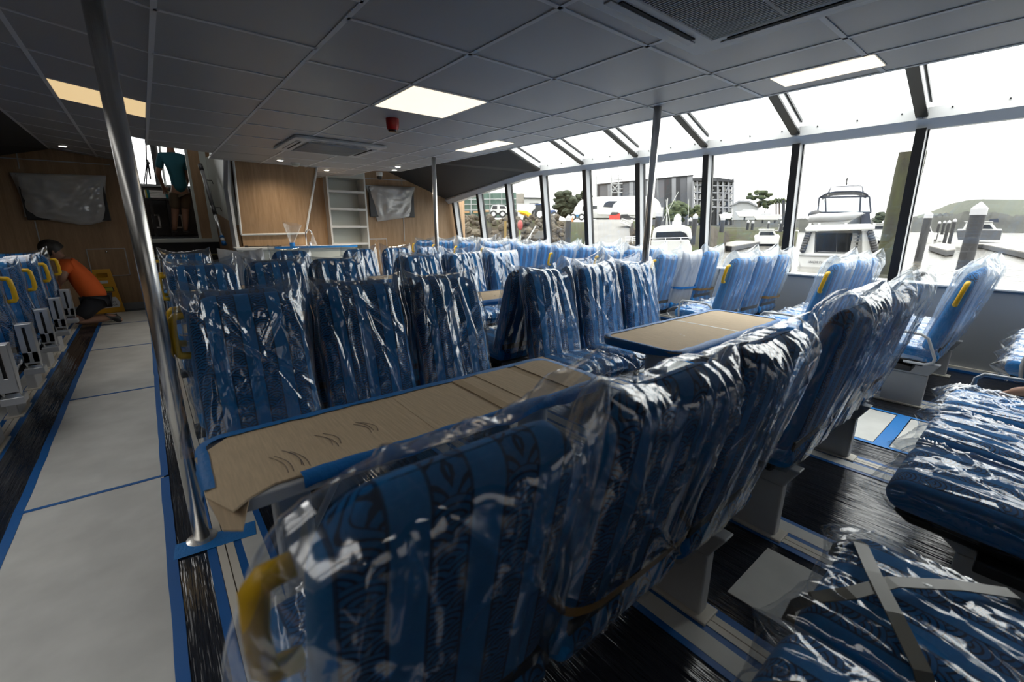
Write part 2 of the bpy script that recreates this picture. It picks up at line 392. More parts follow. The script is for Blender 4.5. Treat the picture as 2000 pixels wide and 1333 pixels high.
struct('screws', bolts, BLKPL, parent=bpy.data.objects['trim_2'])
# window mullions: grey bodies with black inboard caps, raked
def htop(y): return 2.085 if y < 6.05 else 2.085-.36*(y-6.05)/2.75
for k, m in enumerate(MY):
    zt = htop(m); xt = 5.475-.14*(zt-.766)
    b = MB().hexa([(5.483, m+.004, .766), (5.605, m+.004, .766), (5.605, m+.066, .766), (5.483, m+.066, .766), (xt+.008, m+.004, zt), (xt+.13, m+.004, zt), (xt+.13, m+.066, zt), (xt+.008, m+.066, zt)])
    o = struct('trim_%d' % (3+k), b, LGREY, label='raked window mullion')
    c = MB().hexa([(5.471, m, .766), (5.483, m, .766), (5.483, m+.07, .766), (5.471, m+.07, .766), (xt-.004, m, zt), (xt+.008, m, zt), (xt+.008, m+.07, zt), (xt-.004, m+.07, zt)])
    c.hexa([(5.575, m-.006, .766), (5.607, m-.006, .766), (5.607, m+.004, .766), (5.575, m+.004, .766), (xt+.10, m-.006, zt), (xt+.132, m-.006, zt), (xt+.132, m+.004, zt), (xt+.10, m+.004, zt)])
    struct('black_cap', c, BLACK, parent=o)
wn = 1
edges = [Y0]+MY+[Y1]
for a, b in zip(edges[:-1], edges[1:]):
    za, zb = htop(a), htop(b)
    xa, xb = 5.595-.14*(za-.766), 5.595-.14*(zb-.766)
    struct('window_%d' % wn, MB().hexa([(5.595, a+.07, .766), (5.603, a+.07, .766), (5.603, b, .766), (5.595, b, .766), (xa, a+.07, za+.01), (xa+.008, a+.07, za+.01), (xb+.008, b, zb+.01), (xb, b, zb+.01)]), GLASS, label='raked side window pane'); wn += 1
# roof glazing with sloped rafters
def rz(x): return 2.262+.365*(5.27-x)
RY = [m+.0 for m in MY if m < 5.8]
for k, m in enumerate(RY):
    o = struct('trim_%d' % (30+k), MB().hexa([(5.27, m+.006, rz(5.27)-.085), (5.27, m+.074, rz(5.27)-.085), (3.30, m+.074, rz(3.3)-.085), (3.30, m+.006, rz(3.3)-.085), (5.27, m+.006, rz(5.27)+.02), (5.27, m+.074, rz(5.27)+.02), (3.30, m+.074, rz(3.3)+.02), (3.30, m+.006, rz(3.3)+.02)]), ALU, label='sloping roof glazing bar')
    struct('black_cap', MB().hexa([(5.245, m, rz(5.25)-.105), (5.245, m+.08, rz(5.25)-.105), (3.30, m+.08, rz(3.3)-.105), (3.30, m, rz(3.3)-.105), (5.245, m, rz(5.25)-.085), (5.245, m+.08, rz(5.25)-.085), (3.30, m+.08, rz(3.3)-.085), (3.30, m, rz(3.3)-.085)]).hexa([(5.245, m-.008, rz(5.25)-.0), (5.245, m+.004, rz(5.25)-.0), (3.30, m+.004, rz(3.3)-.0), (3.30, m-.008, rz(3.3)-.0), (5.245, m-.008, rz(5.25)+.025), (5.245, m+.004, rz(5.25)+.025), (3.30, m+.004, rz(3.3)+.025), (3.30, m-.008, rz(3.3)+.025)]), BLACK, parent=o)
ed = [Y0]+RY
for a, b in zip(ed[:-1], ed[1:]):
    struct('window_%d' % wn, MB().hexa([(5.30, a, rz(5.3)), (5.30, b, rz(5.3)), (3.30, b, rz(3.3)), (3.30, a, rz(3.3)), (5.30, a, rz(5.3)+.012), (5.30, b, rz(5.3)+.012), (3.30, b, rz(3.3)+.012), (3.30, a, rz(3.3)+.012)]), SKYGLASS, label='sloping roof glazing pane'); wn += 1
yl = RY[-1]+.04
sf = MB().prism([(3.29, yl, 2.88), (5.27, yl, 2.155), (5.27, 6.05, 2.155), (3.29, 8.8, 2.52)], (0, 0, .05)).prism([(5.27, 6.05, 2.155), (5.29, 8.8, 1.81), (3.29, 8.8, 2.52)], (0, 0, .05)).prism([(2.68, 6.6, 2.62), (3.30, 6.6, 2.62), (3.30, 8.8, 2.62), (2.68, 8.8, 2.62)], (0, 0, .03))
soff = struct('trim_50', sf, DKGREY, label='charcoal sloping soffit above the forward windows')
# the port side mirrors the starboard glazing
SIDE = [o for o in bpy.data.objects if o.parent is None and o.name.startswith(('window_', 'trim_')) and o.name not in ('trim_1', 'trim_50')]
for o in list(SIDE):
    for ob, par in [(o, None)]+[(c, 1) for c in o.children]:
        me = ob.data.copy(); me.transform(Matrix.Translation((2.5, 0, 0)) @ Matrix.Diagonal((-1, 1, 1, 1))); me.flip_normals()
        if ob.data.materials[0] in (GLASS, SKYGLASS): me.materials[0] = PORTDIM if ob.data.materials[0] == GLASS else PORTG
        nm = ob.name
        if not par:
            base, k = nm.split('_'); nm = '%s_%d' % (base, int(k)+100)
        c = bpy.data.objects.new(nm if not par else nm.split('.')[0], me); COL.objects.link(c)
        if par: c.parent = last
        else:
            last = c; c['kind'] = 'structure'
            if o.get('label'): c['label'] = o['label']
# port side: dark lining and wall
struct('trim_51', MB().prism([(-.79, 5.7, 2.215), (-.79, Y1, 2.215), (-3.0, Y1, 1.62), (-3.0, 5.7, 1.9)], (0, 0, .04)), DKGREY, label='dark sloping lining on the port side')
struct('wall_left', MB().bb((XP-.05, Y0, 0), (XP, Y1, .75)).bb((XP-.05, 5.8, .75), (XP, Y1, 2.2)), WOODD)
struct('wall_back', MB().bb((XP, YA-.05, 0), (5.6, YA, .8)).bb((XP, YA-.05, 2.05), (5.6, YA, 3.0)).bb((XP, YA-.05, .8), (-1.2, YA, 2.05)).bb((4.2, YA-.05, .8), (5.6, YA, 2.05)), DKGREY)
struct('window_200', MB().bb((-1.2, YA-.03, .8), (4.2, YA-.02, 2.05)), AFTG, label='added aft window, unseen fill light')  # opening added behind the camera for fill daylight
struct('wall_aft_sides', MB().bb((XP-.05, YA, 0), (XP, Y0, 3.0)).bb((5.55, YA, 0), (5.6, Y0, 3.0)).bb((XP, YA, 2.10), (5.6, Y0, 2.14)).bb((3.3, Y0-.02, 2.1), (5.6, Y0, 3.0)).bb((XP, Y0-.02, 2.1), (-.8, Y0, 3.0)), DKGREY)
struct('floor_aft', MB().bb((XP, YA, -.06), (5.6, Y0, 0)), FLOORM)
# forward bulkhead: port part, part under the door, starboard part
struct('wall_front', MB().bb((XP, Y1, 0), (.05, Y1+.05, 2.7)), WOODD)
struct('wall_front_starboard', MB().bb((.93, Y1, 0), (2.675, Y1+.05, 3.3)).bb((3.405, Y1, 0), (5.75, Y1+.05, 2.96)).bb((2.675, Y1, 0), (3.405, Y1+.05, .3)), WOOD)
struct('wall_front_threshold', MB().bb((.05, Y1, 0), (.93, Y1+.05, .98)), BLKPL)
def strips(name, segs, w, mat, y, label=None):
    mb = MB()
    for (xa, za), (xb, zb) in segs:
        d = V((xb-xa, 0, zb-za)); L = d.length; ang = atan2(d.z, d.x)
        mb.box(((xa+xb)/2, y, (za+zb)/2), (L, .006, w), Matrix.Rotation(-ang, 3, 'Y'))
    return struct(name, mb, mat, label=label)
def q(p, y=8.75): v = on_y(p[0], p[1], y); return (v.x, v.z)
strips('trim_60', [(q((68, 432)), q((80, 480))), (q((0, 308)), q((215, 322))), (q((32, 298)), q((38, 330)))], .012, LGREY, 8.745, 'thin pale joint strip on the port bulkhead')
hp = [q(p) for p in ((163, 487), (244, 484), (256, 538), (184, 541))]
xa, xb, za, zb = (hp[0][0]+hp[3][0])/2, (hp[1][0]+hp[2][0])/2, (hp[0][1]+hp[1][1])/2, (hp[2][1]+hp[3][1])/2
hat = thing('access_panel', 'square wood access panel with thin white edging, behind the kneeling person', 'panel', (xa, 8.745, zb))
MB().bb((0, 0, 0), (xb-xa, -.006, za-zb)).build('panel', WOODD, hat)
e = MB(); w, h = xb-xa, za-zb
for a, b in (((0, -.008, 0), (w, -.004, .012)), ((0, -.008, h-.012), (w, -.004, h)), ((0, -.008, 0), (.012, -.004, h)), ((w-.012, -.008, 0), (w, -.004, h))): e.bb(a, b)
e.build('edging', LGREY, hat)
MB().lathe((w*.5, -.008, h-.05), [(.012, -.004), (.012, .006), (.006, .01)], 12, 'y').build('lock', CHROME, hat, True)
strips('baseboard_front', [((XP, .05), (.05, .05))], .1, GREYP, 8.742)
strips('trim_61', [(q((709, 349)), q((800, 353))), (q((784, 345)), q((785, 362))), (q((788, 426)), q((790, 472)))], .012, LGREY, 8.745, 'thin pale joint strip on the starboard bulkhead')
x0, z0 = q((717, 468)); x1, z1 = q((755, 466))
ap = thing('locker_panel', 'low wood locker panel with pale edging right of the white shelves', 'panel', (x0, 8.745, .3))
MB().bb((0, -.006, 0), (x1-x0, 0, z1-.3)).build('panel', WOOD, ap)
MB().bb((0, -.009, z1-.3-.012), (x1-x0, -.005, z1-.3)).bb((x1-x0-.012, -.009, 0), (x1-x0, -.005, z1-.3)).build('edging', LGREY, ap)
MB().lathe(((x1-x0)*.45, -.008, z1-.3-.05), [(.01, -.004), (.01, .006)], 12, 'y').build('lock', CHROME, ap, True)
# stairwell flank, door frame
fl = MB().hexa([(.93, 8.74, 0), (.97, 8.74, 0), (1.05, 7.36, 0), (1.01, 7.36, 0), (.93, 8.74, 1.45), (.97, 8.74, 1.45), (1.05, 7.36, 1.25), (1.01, 7.36, 1.25)])
struct('wall_stair', fl, WOOD)
struct('wall_stair_upper', MB().hexa([(.93, 8.74, 1.45), (.97, 8.74, 1.45), (1.05, 7.36, 1.25), (1.01, 7.36, 1.25), (.93, 8.74, 2.27), (.97, 8.74, 2.27), (1.05, 7.36, 2.2), (1.01, 7.36, 2.2)]), OFFW)
struct('door_1', MB().bb((.665, 8.71, 1.02), (.70, 8.77, 2.7)).bb((.84, 8.71, 1.02), (.925, 8.77, 2.7)).bb((.05, 8.69, .98), (.925, 8.81, 1.035)), OFFW, label='pale door frame and sill at the top of the steps')
struct('jamb_wood', MB().bb((.70, 8.73, 1.03), (.84, 8.79, 2.7)), WOOD, parent=bpy.data.objects['door_1'])
stp = thing('steps', 'dark steps with yellow edging leading up to the doorway', 'steps', (.48, 8.22, 0))
for k in range(3):
    MB().bb((-.43, -.55+.27*k, .0), (.42, .48, .27*(k+1)-.01)).build('tread', BLKPL, stp)
    MB().bb((-.43, -.555+.27*k, .27*(k+1)-.012), (.42, -.535+.27*k, .27*(k+1)-.002)).build('nosing', pm('faded_yellow_edge', (.35, .27, .03), .6) if k == 0 else MATS['faded_yellow_edge'], stp)
# boxed-in wood panel above the bar with sloping right edge
P2 = lambda p, y: V((q(p, y)[0], y, q(p, y)[1]))
a, b, c, d = P2((455, 309), 7.3), P2((619, 320), 7.3), P2((597, 456), 7.3), P2((471, 459), 7.3)
a.z = b.z = 2.12; a.x = 1.085
struct('wall_bar_box', MB().prism([a, b, c, d], (0, .5, 0)), WOOD)
ed = MB()
for p, r_ in ((b, c), (c, d), (d, a)):
    ed.tube([p+V((0, -.006, 0)), r_+V((0, -.006, 0))], .016, 6)
struct('trim_62', ed, WHITE, label='white edging round the boxed wood panel')
pl = MB()
k0, k1, k2 = P2((444, 306), 7.32), P2((444, 371), 7.32), P2((462, 486), 7.32)
pl.tube([k0, k1], .045, 4); pl.tube([k1, k2], .04, 4)
struct('trim_63', pl, LGREY, label='pale cranked corner post at the stairwell')
struct('wall_bar_low', MB().bb((1.06, 7.32, .96), (c.x, 7.7, c.z)), WOOD)
# bar counter
bar = thing('bar_counter', 'pale bar counter with blue tape along its front edge', 'counter', (1.745, 7.05, 0))
MB().bb((-.80, -.0, 0), (-.03, .25, .91)).build('front_panel', OFFW, bar)
MB().bb((-.024, -.0, 0), (.80, .25, .91)).build('front_panel', OFFW, bar)
MB().bb((-.82, -.03, .912), (.83, .26, .948)).build('worktop', WHITE, bar, bevel=.006)
MB().bb((-.35, -.036, .925), (.835, -.031, .955)).bb((-.35, -.036, .949), (.835, .02, .953)).build('tape', TAPE, bar)
# shelf unit
sh = thing('shelf_unit', 'tall empty white shelf unit built into the wood bulkhead', 'shelf', (3.04, 8.59, 0))
MB().bb((-.36, -.02, .3), (-.33, .34, 2.64)).build('side_panel', WHITE, sh)
MB().bb((.33, -.02, .3), (.36, .34, 2.64)).build('side_panel', WHITE, sh)
MB().bb((-.36, .34, .3), (.36, .36, 2.64)).build('back_panel', OFFW, sh)
MB().bb((-.33, -.02, 2.10), (.33, .34, 2.64)).build('top_panel', OFFW, sh)
for z in (.32, .62, .91, 1.23, 1.545, 1.86): MB().bb((-.33, -.018, z-.02), (.33, .34, z+.02)).build('shelf', WHITE, sh)
# poles
for (x, y, zt, lb) in ((-.012, 1.985, cz(-.012), 'steel pole nearest the camera, beside the left aisle and front seats'), (3.0, 2.02, H, 'steel pole in front of the starboard windows, behind the second table'), (2.98, 5.22, H, 'far steel pole right of the bagged screen near the bulkhead')):
    p = thing('steel_pole', lb, 'pole', (x, y, 0), group='floor to ceiling steel poles')
    MB().lathe((0, 0, 0), [(.0275, .0), (.0275, zt-.0)], 32).build('tube', STEEL, p, True)
    MB().lathe((0, 0, 0), [(.055, 0), (.055, .006), (.03, .012)], 32).build('base_ring', STEEL, p, 'auto')
# ------------------------------------------------------------------ seats wrapped in polythene
REC = radians(12)
BUP, BNM = V((0, -sin(REC), cos(REC))), V((0, cos(REC), sin(REC)))   # up the back, out of its front
BO = V((0, -.10, .39)); BL = .606
SW = .42
def sgp(x, p): return math.copysign(abs(x)**p, x)
def cushion_pad(org, ax, up, nm, L, w, t, top_round=.09, nu=36, nv=22, bulge=.018, t_top=None, taper=0.):
    """a padded slab: cross-section squarish, rounded upper corners, dished front"""
    mb = MB(); tt = t_top or t
    def fn(u, v):
        a = 2*pi*u; vv = v
        s = L*(.5-.5*cos(pi*vv)); e = min(1, (L-s)/top_round); e0 = min(1, s/.05)
        wr = w/2*(1-taper*s/L)-(top_round*.75)*(1-sqrt(max(0, 1-(1-e)**2)))-.012*(1-sqrt(max(0, 1-(1-e0)**2)))
        th = (t+(tt-t)*s/L)/2*sqrt(max(.0, 1-(1-min(1, (L-s)/.045))**2))*(sqrt(max(0, 1-(1-min(1, s/.04))**2)))+.001
        ca, sa = cos(a), sin(a)
        x = wr*sgp(ca, .30); d = th*sgp(sa, .42)
        d += bulge*(1-(2*s/L-1)**2)*(1-abs(ca)**2)*(1 if sa > 0 else .3)*sgp(sa, 1)
        return org+ax*x+up*s+nm*d
    mb.grid(fn, nu, nv, cu=True); return mb
def cover(org, ax, up, nm, L, w, t, seed, ears=(.05, .05), flare=(.02, .02), over=.035, amp=1., nu=96, nv=44, s0=0., folds=24, loose=.016, hem=.0, hl=0., corner=0., taper=.08):
    """a loose bag pulled over a pad: flat seam along the end, ears at its corners, gathered folds"""
    rnd = random.Random(seed); mb = MB()
    FO = []
    for i in range(folds):
        side = 1 if i % 2 else -1
        x0 = rnd.uniform(-.9, .9)*w/2; sl = rnd.gauss(0, .12)+.22*x0/w
        if rnd.random() < .3: sl = rnd.choice((-1, 1))*rnd.uniform(.5, 1.1)
        FO.append((side, x0, L*rnd.uniform(.55, 1.05), sl, rnd.uniform(.006, .013), rnd.uniform(.5, 1.)*.014*amp*rnd.choice((1, 1, 1, -.5)), rnd.uniform(.35, .95)*L))
    off = V((rnd.uniform(0, 50), rnd.uniform(0, 50), seed*3.7))
    Lt = L+over
    def fn(u, v):
        l_ = -1+4*u if u < .5 else 3-4*u
        sd = 1 if u < .5 else -1
        xr = l_*(1.22-.22*l_*l_); fx = abs(xr); a = sd
        ear = ears[1] if xr > 0 else ears[0]; fl = flare[1] if xr > 0 else flare[0]
        rise = ear*fx**3-.012*(1-fx)+.012*noise.noise(off+V((xr*2.2, 0, 1)))
        s = s0+(Lt+rise*v**5-s0)*v
        k = min(1, max(0, (1-v)/.16)); cap = sqrt(max(0, 1-(1-k)**2))
        wr = w/2*(1-taper*v)+loose*.8+fl*(.25+.75*v*v)+hem*(1-v)**3
        if xr < 0: wr += hl*(1-v)**.8*max(0, 1-.15*v)
        x = wr*xr
        if corner and v > .6: s -= corner*max(0, -xr-.45)**2*3.3*(v-.6)/.4
        th = (t/2+loose)*cap+.003
        d = th*sd*max(0, 1-fx**7)**.45
        body = 1-fx**10
        disp = 0
        for (side, x0, sc, sl, wd, am, ln) in FO:
            if side != sd: continue
            qd = x-(x0+(sc-s)*sl); along = (s-sc)/ln
            disp += am*exp(-abs(qd/wd)**1.35)*exp(-along*along*1.2)
        disp += amp*.012*(noise.noise(off+V((x*6, s*2.5, sd*4.)))+.35*noise.noise(off+V((x*17, s*3.5, sd*9.))))
        disp += amp*.003*abs(noise.noise(off+V((x*34, s*4, sd*2.+3))))
        d += sd*(disp*body*(.35+.65*cap)+.004)
        p = org+ax*x+up*s+nm*d
        jig = amp*.012*noise.noise(off+V((9, s*8, fx*3+a)))
        return p+ax*(jig*fx*(1 if xr > 0 else -1))
    mb.grid(fn, nu, nv, cu=True); return mb
X1 = V((1, 0, 0))
PAD = cushion_pad(BO, X1, BUP, BNM, BL, SW, .095, nu=40, nv=26, t_top=.06, taper=.09, top_round=.11).mesh('backrest', FABRIC, True)
CO, CUP, CNM = V((0, -.17, .405)), V((0, 1, .04)).normalized(), V((0, -.04, 1)).normalized()
CUSH = cushion_pad(CO, X1, CUP, CNM, .46, SW+.005, .105, top_round=.06, nu=40, nv=22, bulge=.014).mesh('seat_cushion', FABRIC, True)
SHELL = MB().hexa([(-.19, -.10, .325), (.19, -.10, .325), (.19, .22, .335), (-.19, .22, .335), (-.205, -.12, .365), (.205, -.12, .365), (.205, .26, .37), (-.205, .26, .37)]).mesh('seat_base', BLKPL, False, .01)
BSH = MB().prism([BO+X1*(-.18)+BNM*(-.052)+BUP*(-.02), BO+X1*.18+BNM*(-.052)+BUP*(-.02), BO+X1*.19+BNM*(-.05)+BUP*.10, BO-X1*.19+BNM*(-.05)+BUP*.10], BNM*.012).mesh('back_shell', BLKPL, False, .004)
def ped_mb():
    return MB().hexa([(-.026, -.13, 0), (.026, -.13, 0), (.026, .105, 0), (-.026, .105, 0), (-.026, -.13, .24), (.026, -.13, .24), (.026, .10, .24), (-.026, .10, .24)]).hexa([(-.026, -.13, .24), (.026, -.13, .24), (.026, .10, .24), (-.026, .10, .24), (-.03, -.18, .33), (.03, -.18, .33), (.03, .21, .33), (-.03, .21, .33)])
PED = ped_mb().mesh('pedestal', SEATGREY, False, .006)
FOOT = MB().bb((-.045, -.16, 0), (.045, .135, .012)).mesh('floor_plate', CREAM, False, .003)
OVAL = MB().tube([(-.032, .04+.055*cos(2*pi*k/20), .285+.014*sin(2*pi*k/20)) for k in range(20)], .003, 5, closed=True).mesh('oval_plate', ALU, True)
def handle_mesh(sd):
    b = BO+X1*(sd*(SW/2-.004)); pts = []
    for s, o in ((.39, 0), (.395, .030), (.41, .038), (.47, .040), (.53, .036), (.54, .028), (.543, 0)): pts.append(b+BUP*s+X1*(sd*o)+BNM*.0)
    return MB().tube(pts, [.013, .014, .014, .013, .014, .014, .013], 10).mesh('grab_handle', YELLOW, True)
HND = {s: handle_mesh(s) for s in (-1, 1)}
def arm_loop(sd):
    x = sd*.225
    P = [(.21, .37), (.222, .45), (.215, .53), (.19, .556), (.05, .560), (-.06, .555), (-.10, .53), (-.13, .46), (-.155, .40), (-.15, .372), (-.11, .352), (.0, .352)]
    return MB().tube([(x, y, z) for y, z in P], .0095, 10).mesh('armrest', LGREY, True)
ARM = {s: arm_loop(s) for s in (-1, 1)}
def arm_fold(sd):
    x = sd*.24; m = MB()
    o = V((x, -.155, .34))
    w_ = .036
    for a, b in ((-w_, -.007), (.007, w_)): m.hexa([o+V((a, -.045, .03)), o+V((b, -.045, .03)), o+V((b, -.035, .03)), o+V((a, -.035, .03)), o+V((a, -.045, .27)), o+V((b, -.045, .27)), o+V((b, -.035, .27)), o+V((a, -.035, .27))])
    m.bb(o+V((-w_, -.045, .265)), o+V((w_, .04, .285))).bb(o+V((-w_, -.045, .02)), o+V((w_, -.035, .10)))
    for a in (-w_, w_-.005): m.prism([o+V((a, -.045, .27)), o+V((a, .04, .27)), o+V((a, .045, .12)), o+V((a, .0, -.02)), o+V((a, -.045, .02))], (.005, 0, 0))
    m.bb(o+V((-w_-.01, -.05, -.05)), o+V((w_+.01, .05, -.01)))
    return m.mesh('folding_armrest', ALU, False, .003)
ARMF = {s: arm_fold(s) for s in (-1, 1)}
ARMC = {s: MB().bb((s*.24-.03, -.185, .37), (s*.24+.03, -.178, .60)).mesh('armrest_core', BLKPL) for s in (-1, 1)}  # black plate added behind the slot to stand in for its shade
RAIL = MB().bb((-.232, -.05, .285), (.232, .06, .325)).mesh('support_rail', BLKPL, False, .006)
NB = 7
BAG = []
for i in range(NB):
    r = random.Random(100+i)
    BAG.append(cover(BO, X1, BUP, BNM, BL, SW-.01, .085, 11+i*7, ears=(r.uniform(.0, .05), r.uniform(.0, .05)), flare=(r.uniform(.0, .012), r.uniform(.0, .012)), nu=88, nv=36, s0=.03, over=r.uniform(.012, .03)).mesh('back_cover', FILM, True))
BAGM = []
for i in range(4):
    r = random.Random(300+i)
    BAGM.append(cover(BO, X1, BUP, BNM, BL, SW-.01, .085, 211+i*7, ears=(r.uniform(.02, .07), r.uniform(.02, .07)), flare=(r.uniform(.0, .02), r.uniform(.0, .02)), nu=72, nv=32, s0=.02, over=r.uniform(.03, .06), loose=.022, amp=1.1).mesh('back_cover', FILM_MILKY, True))
CBAG = [cover(CO, X1, CUP, CNM, .45, SW-.005, .10, 411+i*13, ears=(.03, .04), flare=(.01, .01), over=.045, amp=1.45, nu=110, nv=44, s0=.02, loose=.012, folds=30, taper=0.).mesh('cushion_cover', FILM_SEAT, True) for i in range(4)]
NEAR = {}
def near_bag(key, **kw): NEAR[key] = cover(BO, X1, BUP, BNM, BL, SW-.01, .085, **kw).mesh('back_cover', kw.pop('mat', FILM) if 'mat' in kw else FILM, True)
near_bag('A1', seed=5, ears=(-.05, .08), flare=(.03, .012), hl=.10, corner=.03, over=.022, nu=180, nv=80, s0=.0, amp=1.0, loose=.028, folds=34)
near_bag('A2', seed=9, ears=(.03, .015), flare=(.02, .015), over=.014, nu=150, nv=64, s0=.02, amp=1.1, loose=.022, folds=34)
near_bag('A3', seed=14, ears=(.0, .03), flare=(.012, .03), over=.014, nu=150, nv=64, s0=.02, amp=1.1, loose=.022, folds=34)
NEAR['B1'] = cover(BO, -X1, BUP, BNM, BL, SW-.01, .085, seed=21, ears=(.015, .05), flare=(.03, .02), hl=.07, over=.025, nu=150, nv=64, s0=.02, amp=1.0, loose=.016, folds=30).mesh('back_cover', FILM, True)
near_bag('B2', seed=27, ears=(.02, .03), flare=(.02, .02), over=.03, nu=150, nv=64, s0=.02, amp=1.1, loose=.014, folds=36)
near_bag('B3', seed=32, ears=(.03, .02), flare=(.02, .025), over=.03, nu=150, nv=64, s0=.02, amp=1.15, loose=.014, folds=36)
for k_ in ('E2', 'SW'):
    NEAR[k_] = cover(BO, X1, BUP, BNM, BL, SW-.01, .085, seed=61 if k_ == 'E2' else 66, ears=(.01, .02), flare=(.0, .0), over=.02, nu=96, nv=40, amp=.8).mesh('back_cover', FILM_WHITE, True)
near_bag('S1', seed=43, ears=(.04, .03), flare=(.03, .02), over=.05, nu=150, nv=64, s0=.02, amp=1.1, loose=.03, folds=30)
def part(name, me, parent, label=None):
    o = bpy.data.objects.new(name, me); COL.objects.link(o); o.parent = parent
    if label: o['label'] = label
    return o
rs = random.Random(77)
def strap_mesh(s, mat, name):
    mb = MB(); pts = []
    for k in range(24):
        a = 2*pi*k/24; pts.append(BO+X1*((SW/2+.02)*sgp(cos(a), .35))+BNM*(.078*sgp(sin(a), .45))+BUP*(s+.012*sin(a*2)))
    vs = [p+BUP*d for p in pts for d in (-.013, .013)]
    return mb.add(vs, [(2*i, 2*i+1, (2*i+3) % 48, (2*i+2) % 48) for i in range(24)]).mesh(name, mat, True)
BTAPE = strap_mesh(.16, TAPEB, 'tape_band'); UTAPE = strap_mesh(.22, TAPE, 'tape_band')
def seat(x, y, face, label, group, ped=False, handle=0, arm=0, fold=0, near=None, milky=False, strap=None, ci=None, bi=None, plate=False):
    t = thing('passenger_seat', label, 'seat', (x, y, 0), 0 if face > 0 else pi, group)
    part('backrest', PAD, t); part('seat_cushion', CUSH, t); part('seat_base', SHELL, t); part('back_shell', BSH, t)
    if near: me = NEAR[near]
    elif milky: me = BAGM[rs.randrange(4) if bi is None else bi]
    else: me = BAG[rs.randrange(NB) if bi is None else bi]
    part('back_cover', me, t, 'crumpled see-through plastic bag')
    part('cushion_cover', CBAG[rs.randrange(4) if ci is None else ci], t, 'crumpled see-through plastic bag')
    if ped:
        p = part('pedestal', PED, t); p.location.x = ped if isinstance(ped, float) else 0
        part('floor_plate', FOOT, p)
        if plate: part('oval_plate', OVAL, p)
    if handle: part('grab_handle', HND[handle], t, 'yellow grab handle')
    if arm: part('armrest', ARM[arm], t)
    part('support_rail', RAIL, t)
    if fold: part('armrest_core', ARMC[fold], part('folding_armrest', ARMF[fold], t))
    if strap: part('tape_band', strap, t, 'brown tape band' if strap is BTAPE else 'blue tape band')
    return t
YB = .225                                                  # back top lies this far behind the seat origin
ORD = ['first', 'second', 'third', 'fourth', 'fifth', 'sixth', 'seventh', 'eighth', 'ninth', 'tenth', 'eleventh', 'twelfth']
POS = ['aisle-end', 'middle', 'inner-end']
LX, RX, SX, PX = (.27, .73, 1.19), (1.94, 2.41, 2.88), (4.215, 4.68, 5.145), (-.94, -1.405, -1.87)
bays = [(.41, 2.03), (2.17, 3.70), (3.84, 5.25)]
where = ['nearest', 'second', 'third']
for bi_, (ya, yb) in enumerate(bays):
    for gi, xsx in enumerate((LX, RX)):
        blk = 'left of centre' if gi == 0 else 'right of centre'
        tb = ('the long front table' if gi == 0 else 'the front right table') if bi_ == 0 else 'the %s table %s' % (where[bi_], blk)
        for i, x in enumerate(xsx):
            nm = {(0, 0): ('A1', 'A2', 'A3'), (0, 1): ('S1', None, None)}.get((bi_, gi), (None,)*3)[i]
            side = ('left', 'middle', 'right')[i]
            if bi_ == 0:
                lb = '%s covered seat, back to the camera, before %s' % ({'left': 'nearest and leftmost' if gi == 0 else 'left', 'middle': 'middle', 'right': 'right'}[side], tb)
            else: lb = '%s covered seat with its back to the camera at %s' % (side, tb)
            seat(x, ya+YB, 1, lb, 'wrapped seats facing away from the camera', ped=(-.14 if (gi == 0 and i == 0) else .055 if (gi == 0 and i == 2) else -.085 if (gi and i == 0) else -.01) if i != 1 else False, handle=-1 if i == 0 and gi == 0 else 0, near=nm, milky=(gi == 1 and i > 0), arm=0, strap=BTAPE if (gi == 0 and i == 1 and bi_ == 0) else None)
            nm = {(0, 0): ('B1', 'B2', 'B3'), (2, 0): (None, 'E2', None)}.get((bi_, gi), (None,)*3)[i]
            if bi_ == 0: lb = '%s covered striped seat facing the camera across %s' % (side, tb)
            else: lb = '%s covered striped seat facing the camera at %s' % (side, tb)
            seat(x, yb-YB, -1, lb, 'wrapped seats facing the camera', ped=.0 if i != 1 else False, handle=1 if (i == 0 and gi == 0) else 0, near=nm)
# the row that stands just behind the nearest seats: only its cushions show
for x, lb in ((LX[1]-.03, 'bagged seat cushion at the bottom edge, left of the strapped cushion'), (LX[2]-.05, 'bagged seat cushion tied with crossing straps, bottom right')):
    t = seat(x, -.315+YB, 1, lb, 'wrapped seat cushions in the foreground', ped=.155 if x > 1 else False)
for i, x in enumerate(RX):
    t = seat(x, -.315+YB, 1, ('large bagged cushion at the right edge, nearest of its bench', 'middle bagged cushion of the bench at the right edge', 'farthest bagged cushion of the bench at the right edge, beside the armrest')[i], 'wrapped seat cushions in the foreground', ped=-.05 if i == 0 else .04 if i == 2 else False, arm=1 if i == 2 else 0, plate=True)
# window side rows
for k in range(-1, 11):
    y = .30+.755*k+YB
    for i, x in enumerate(SX):
        if k == -1 and i == 0: lb = 'shaded bagged cushion at the far right edge under the side wall, aisle end'
        elif k == -1: lb = 'shaded bagged cushion at the far right edge under the side wall, %s' % ('middle' if i == 1 else 'by the wall')
        else: lb = '%s wrapped seat in the %s row along the windows, counting from the right' % (('aisle-side', 'middle', 'window-side')[i], ORD[k])
        seat(x, y, 1, lb, 'wrapped seats along the windows', ped=-.06 if i == 0 else .1 if i == 2 else False, handle=-1 if i == 0 else 0, arm=-1 if i == 0 else 0, milky=True, near='SW' if (k == 3 and i == 1) else None, strap=(UTAPE if (k == 3 and i == 1) else BTAPE if (k in (2, 3) and i == 2) else None), plate=(i == 0))
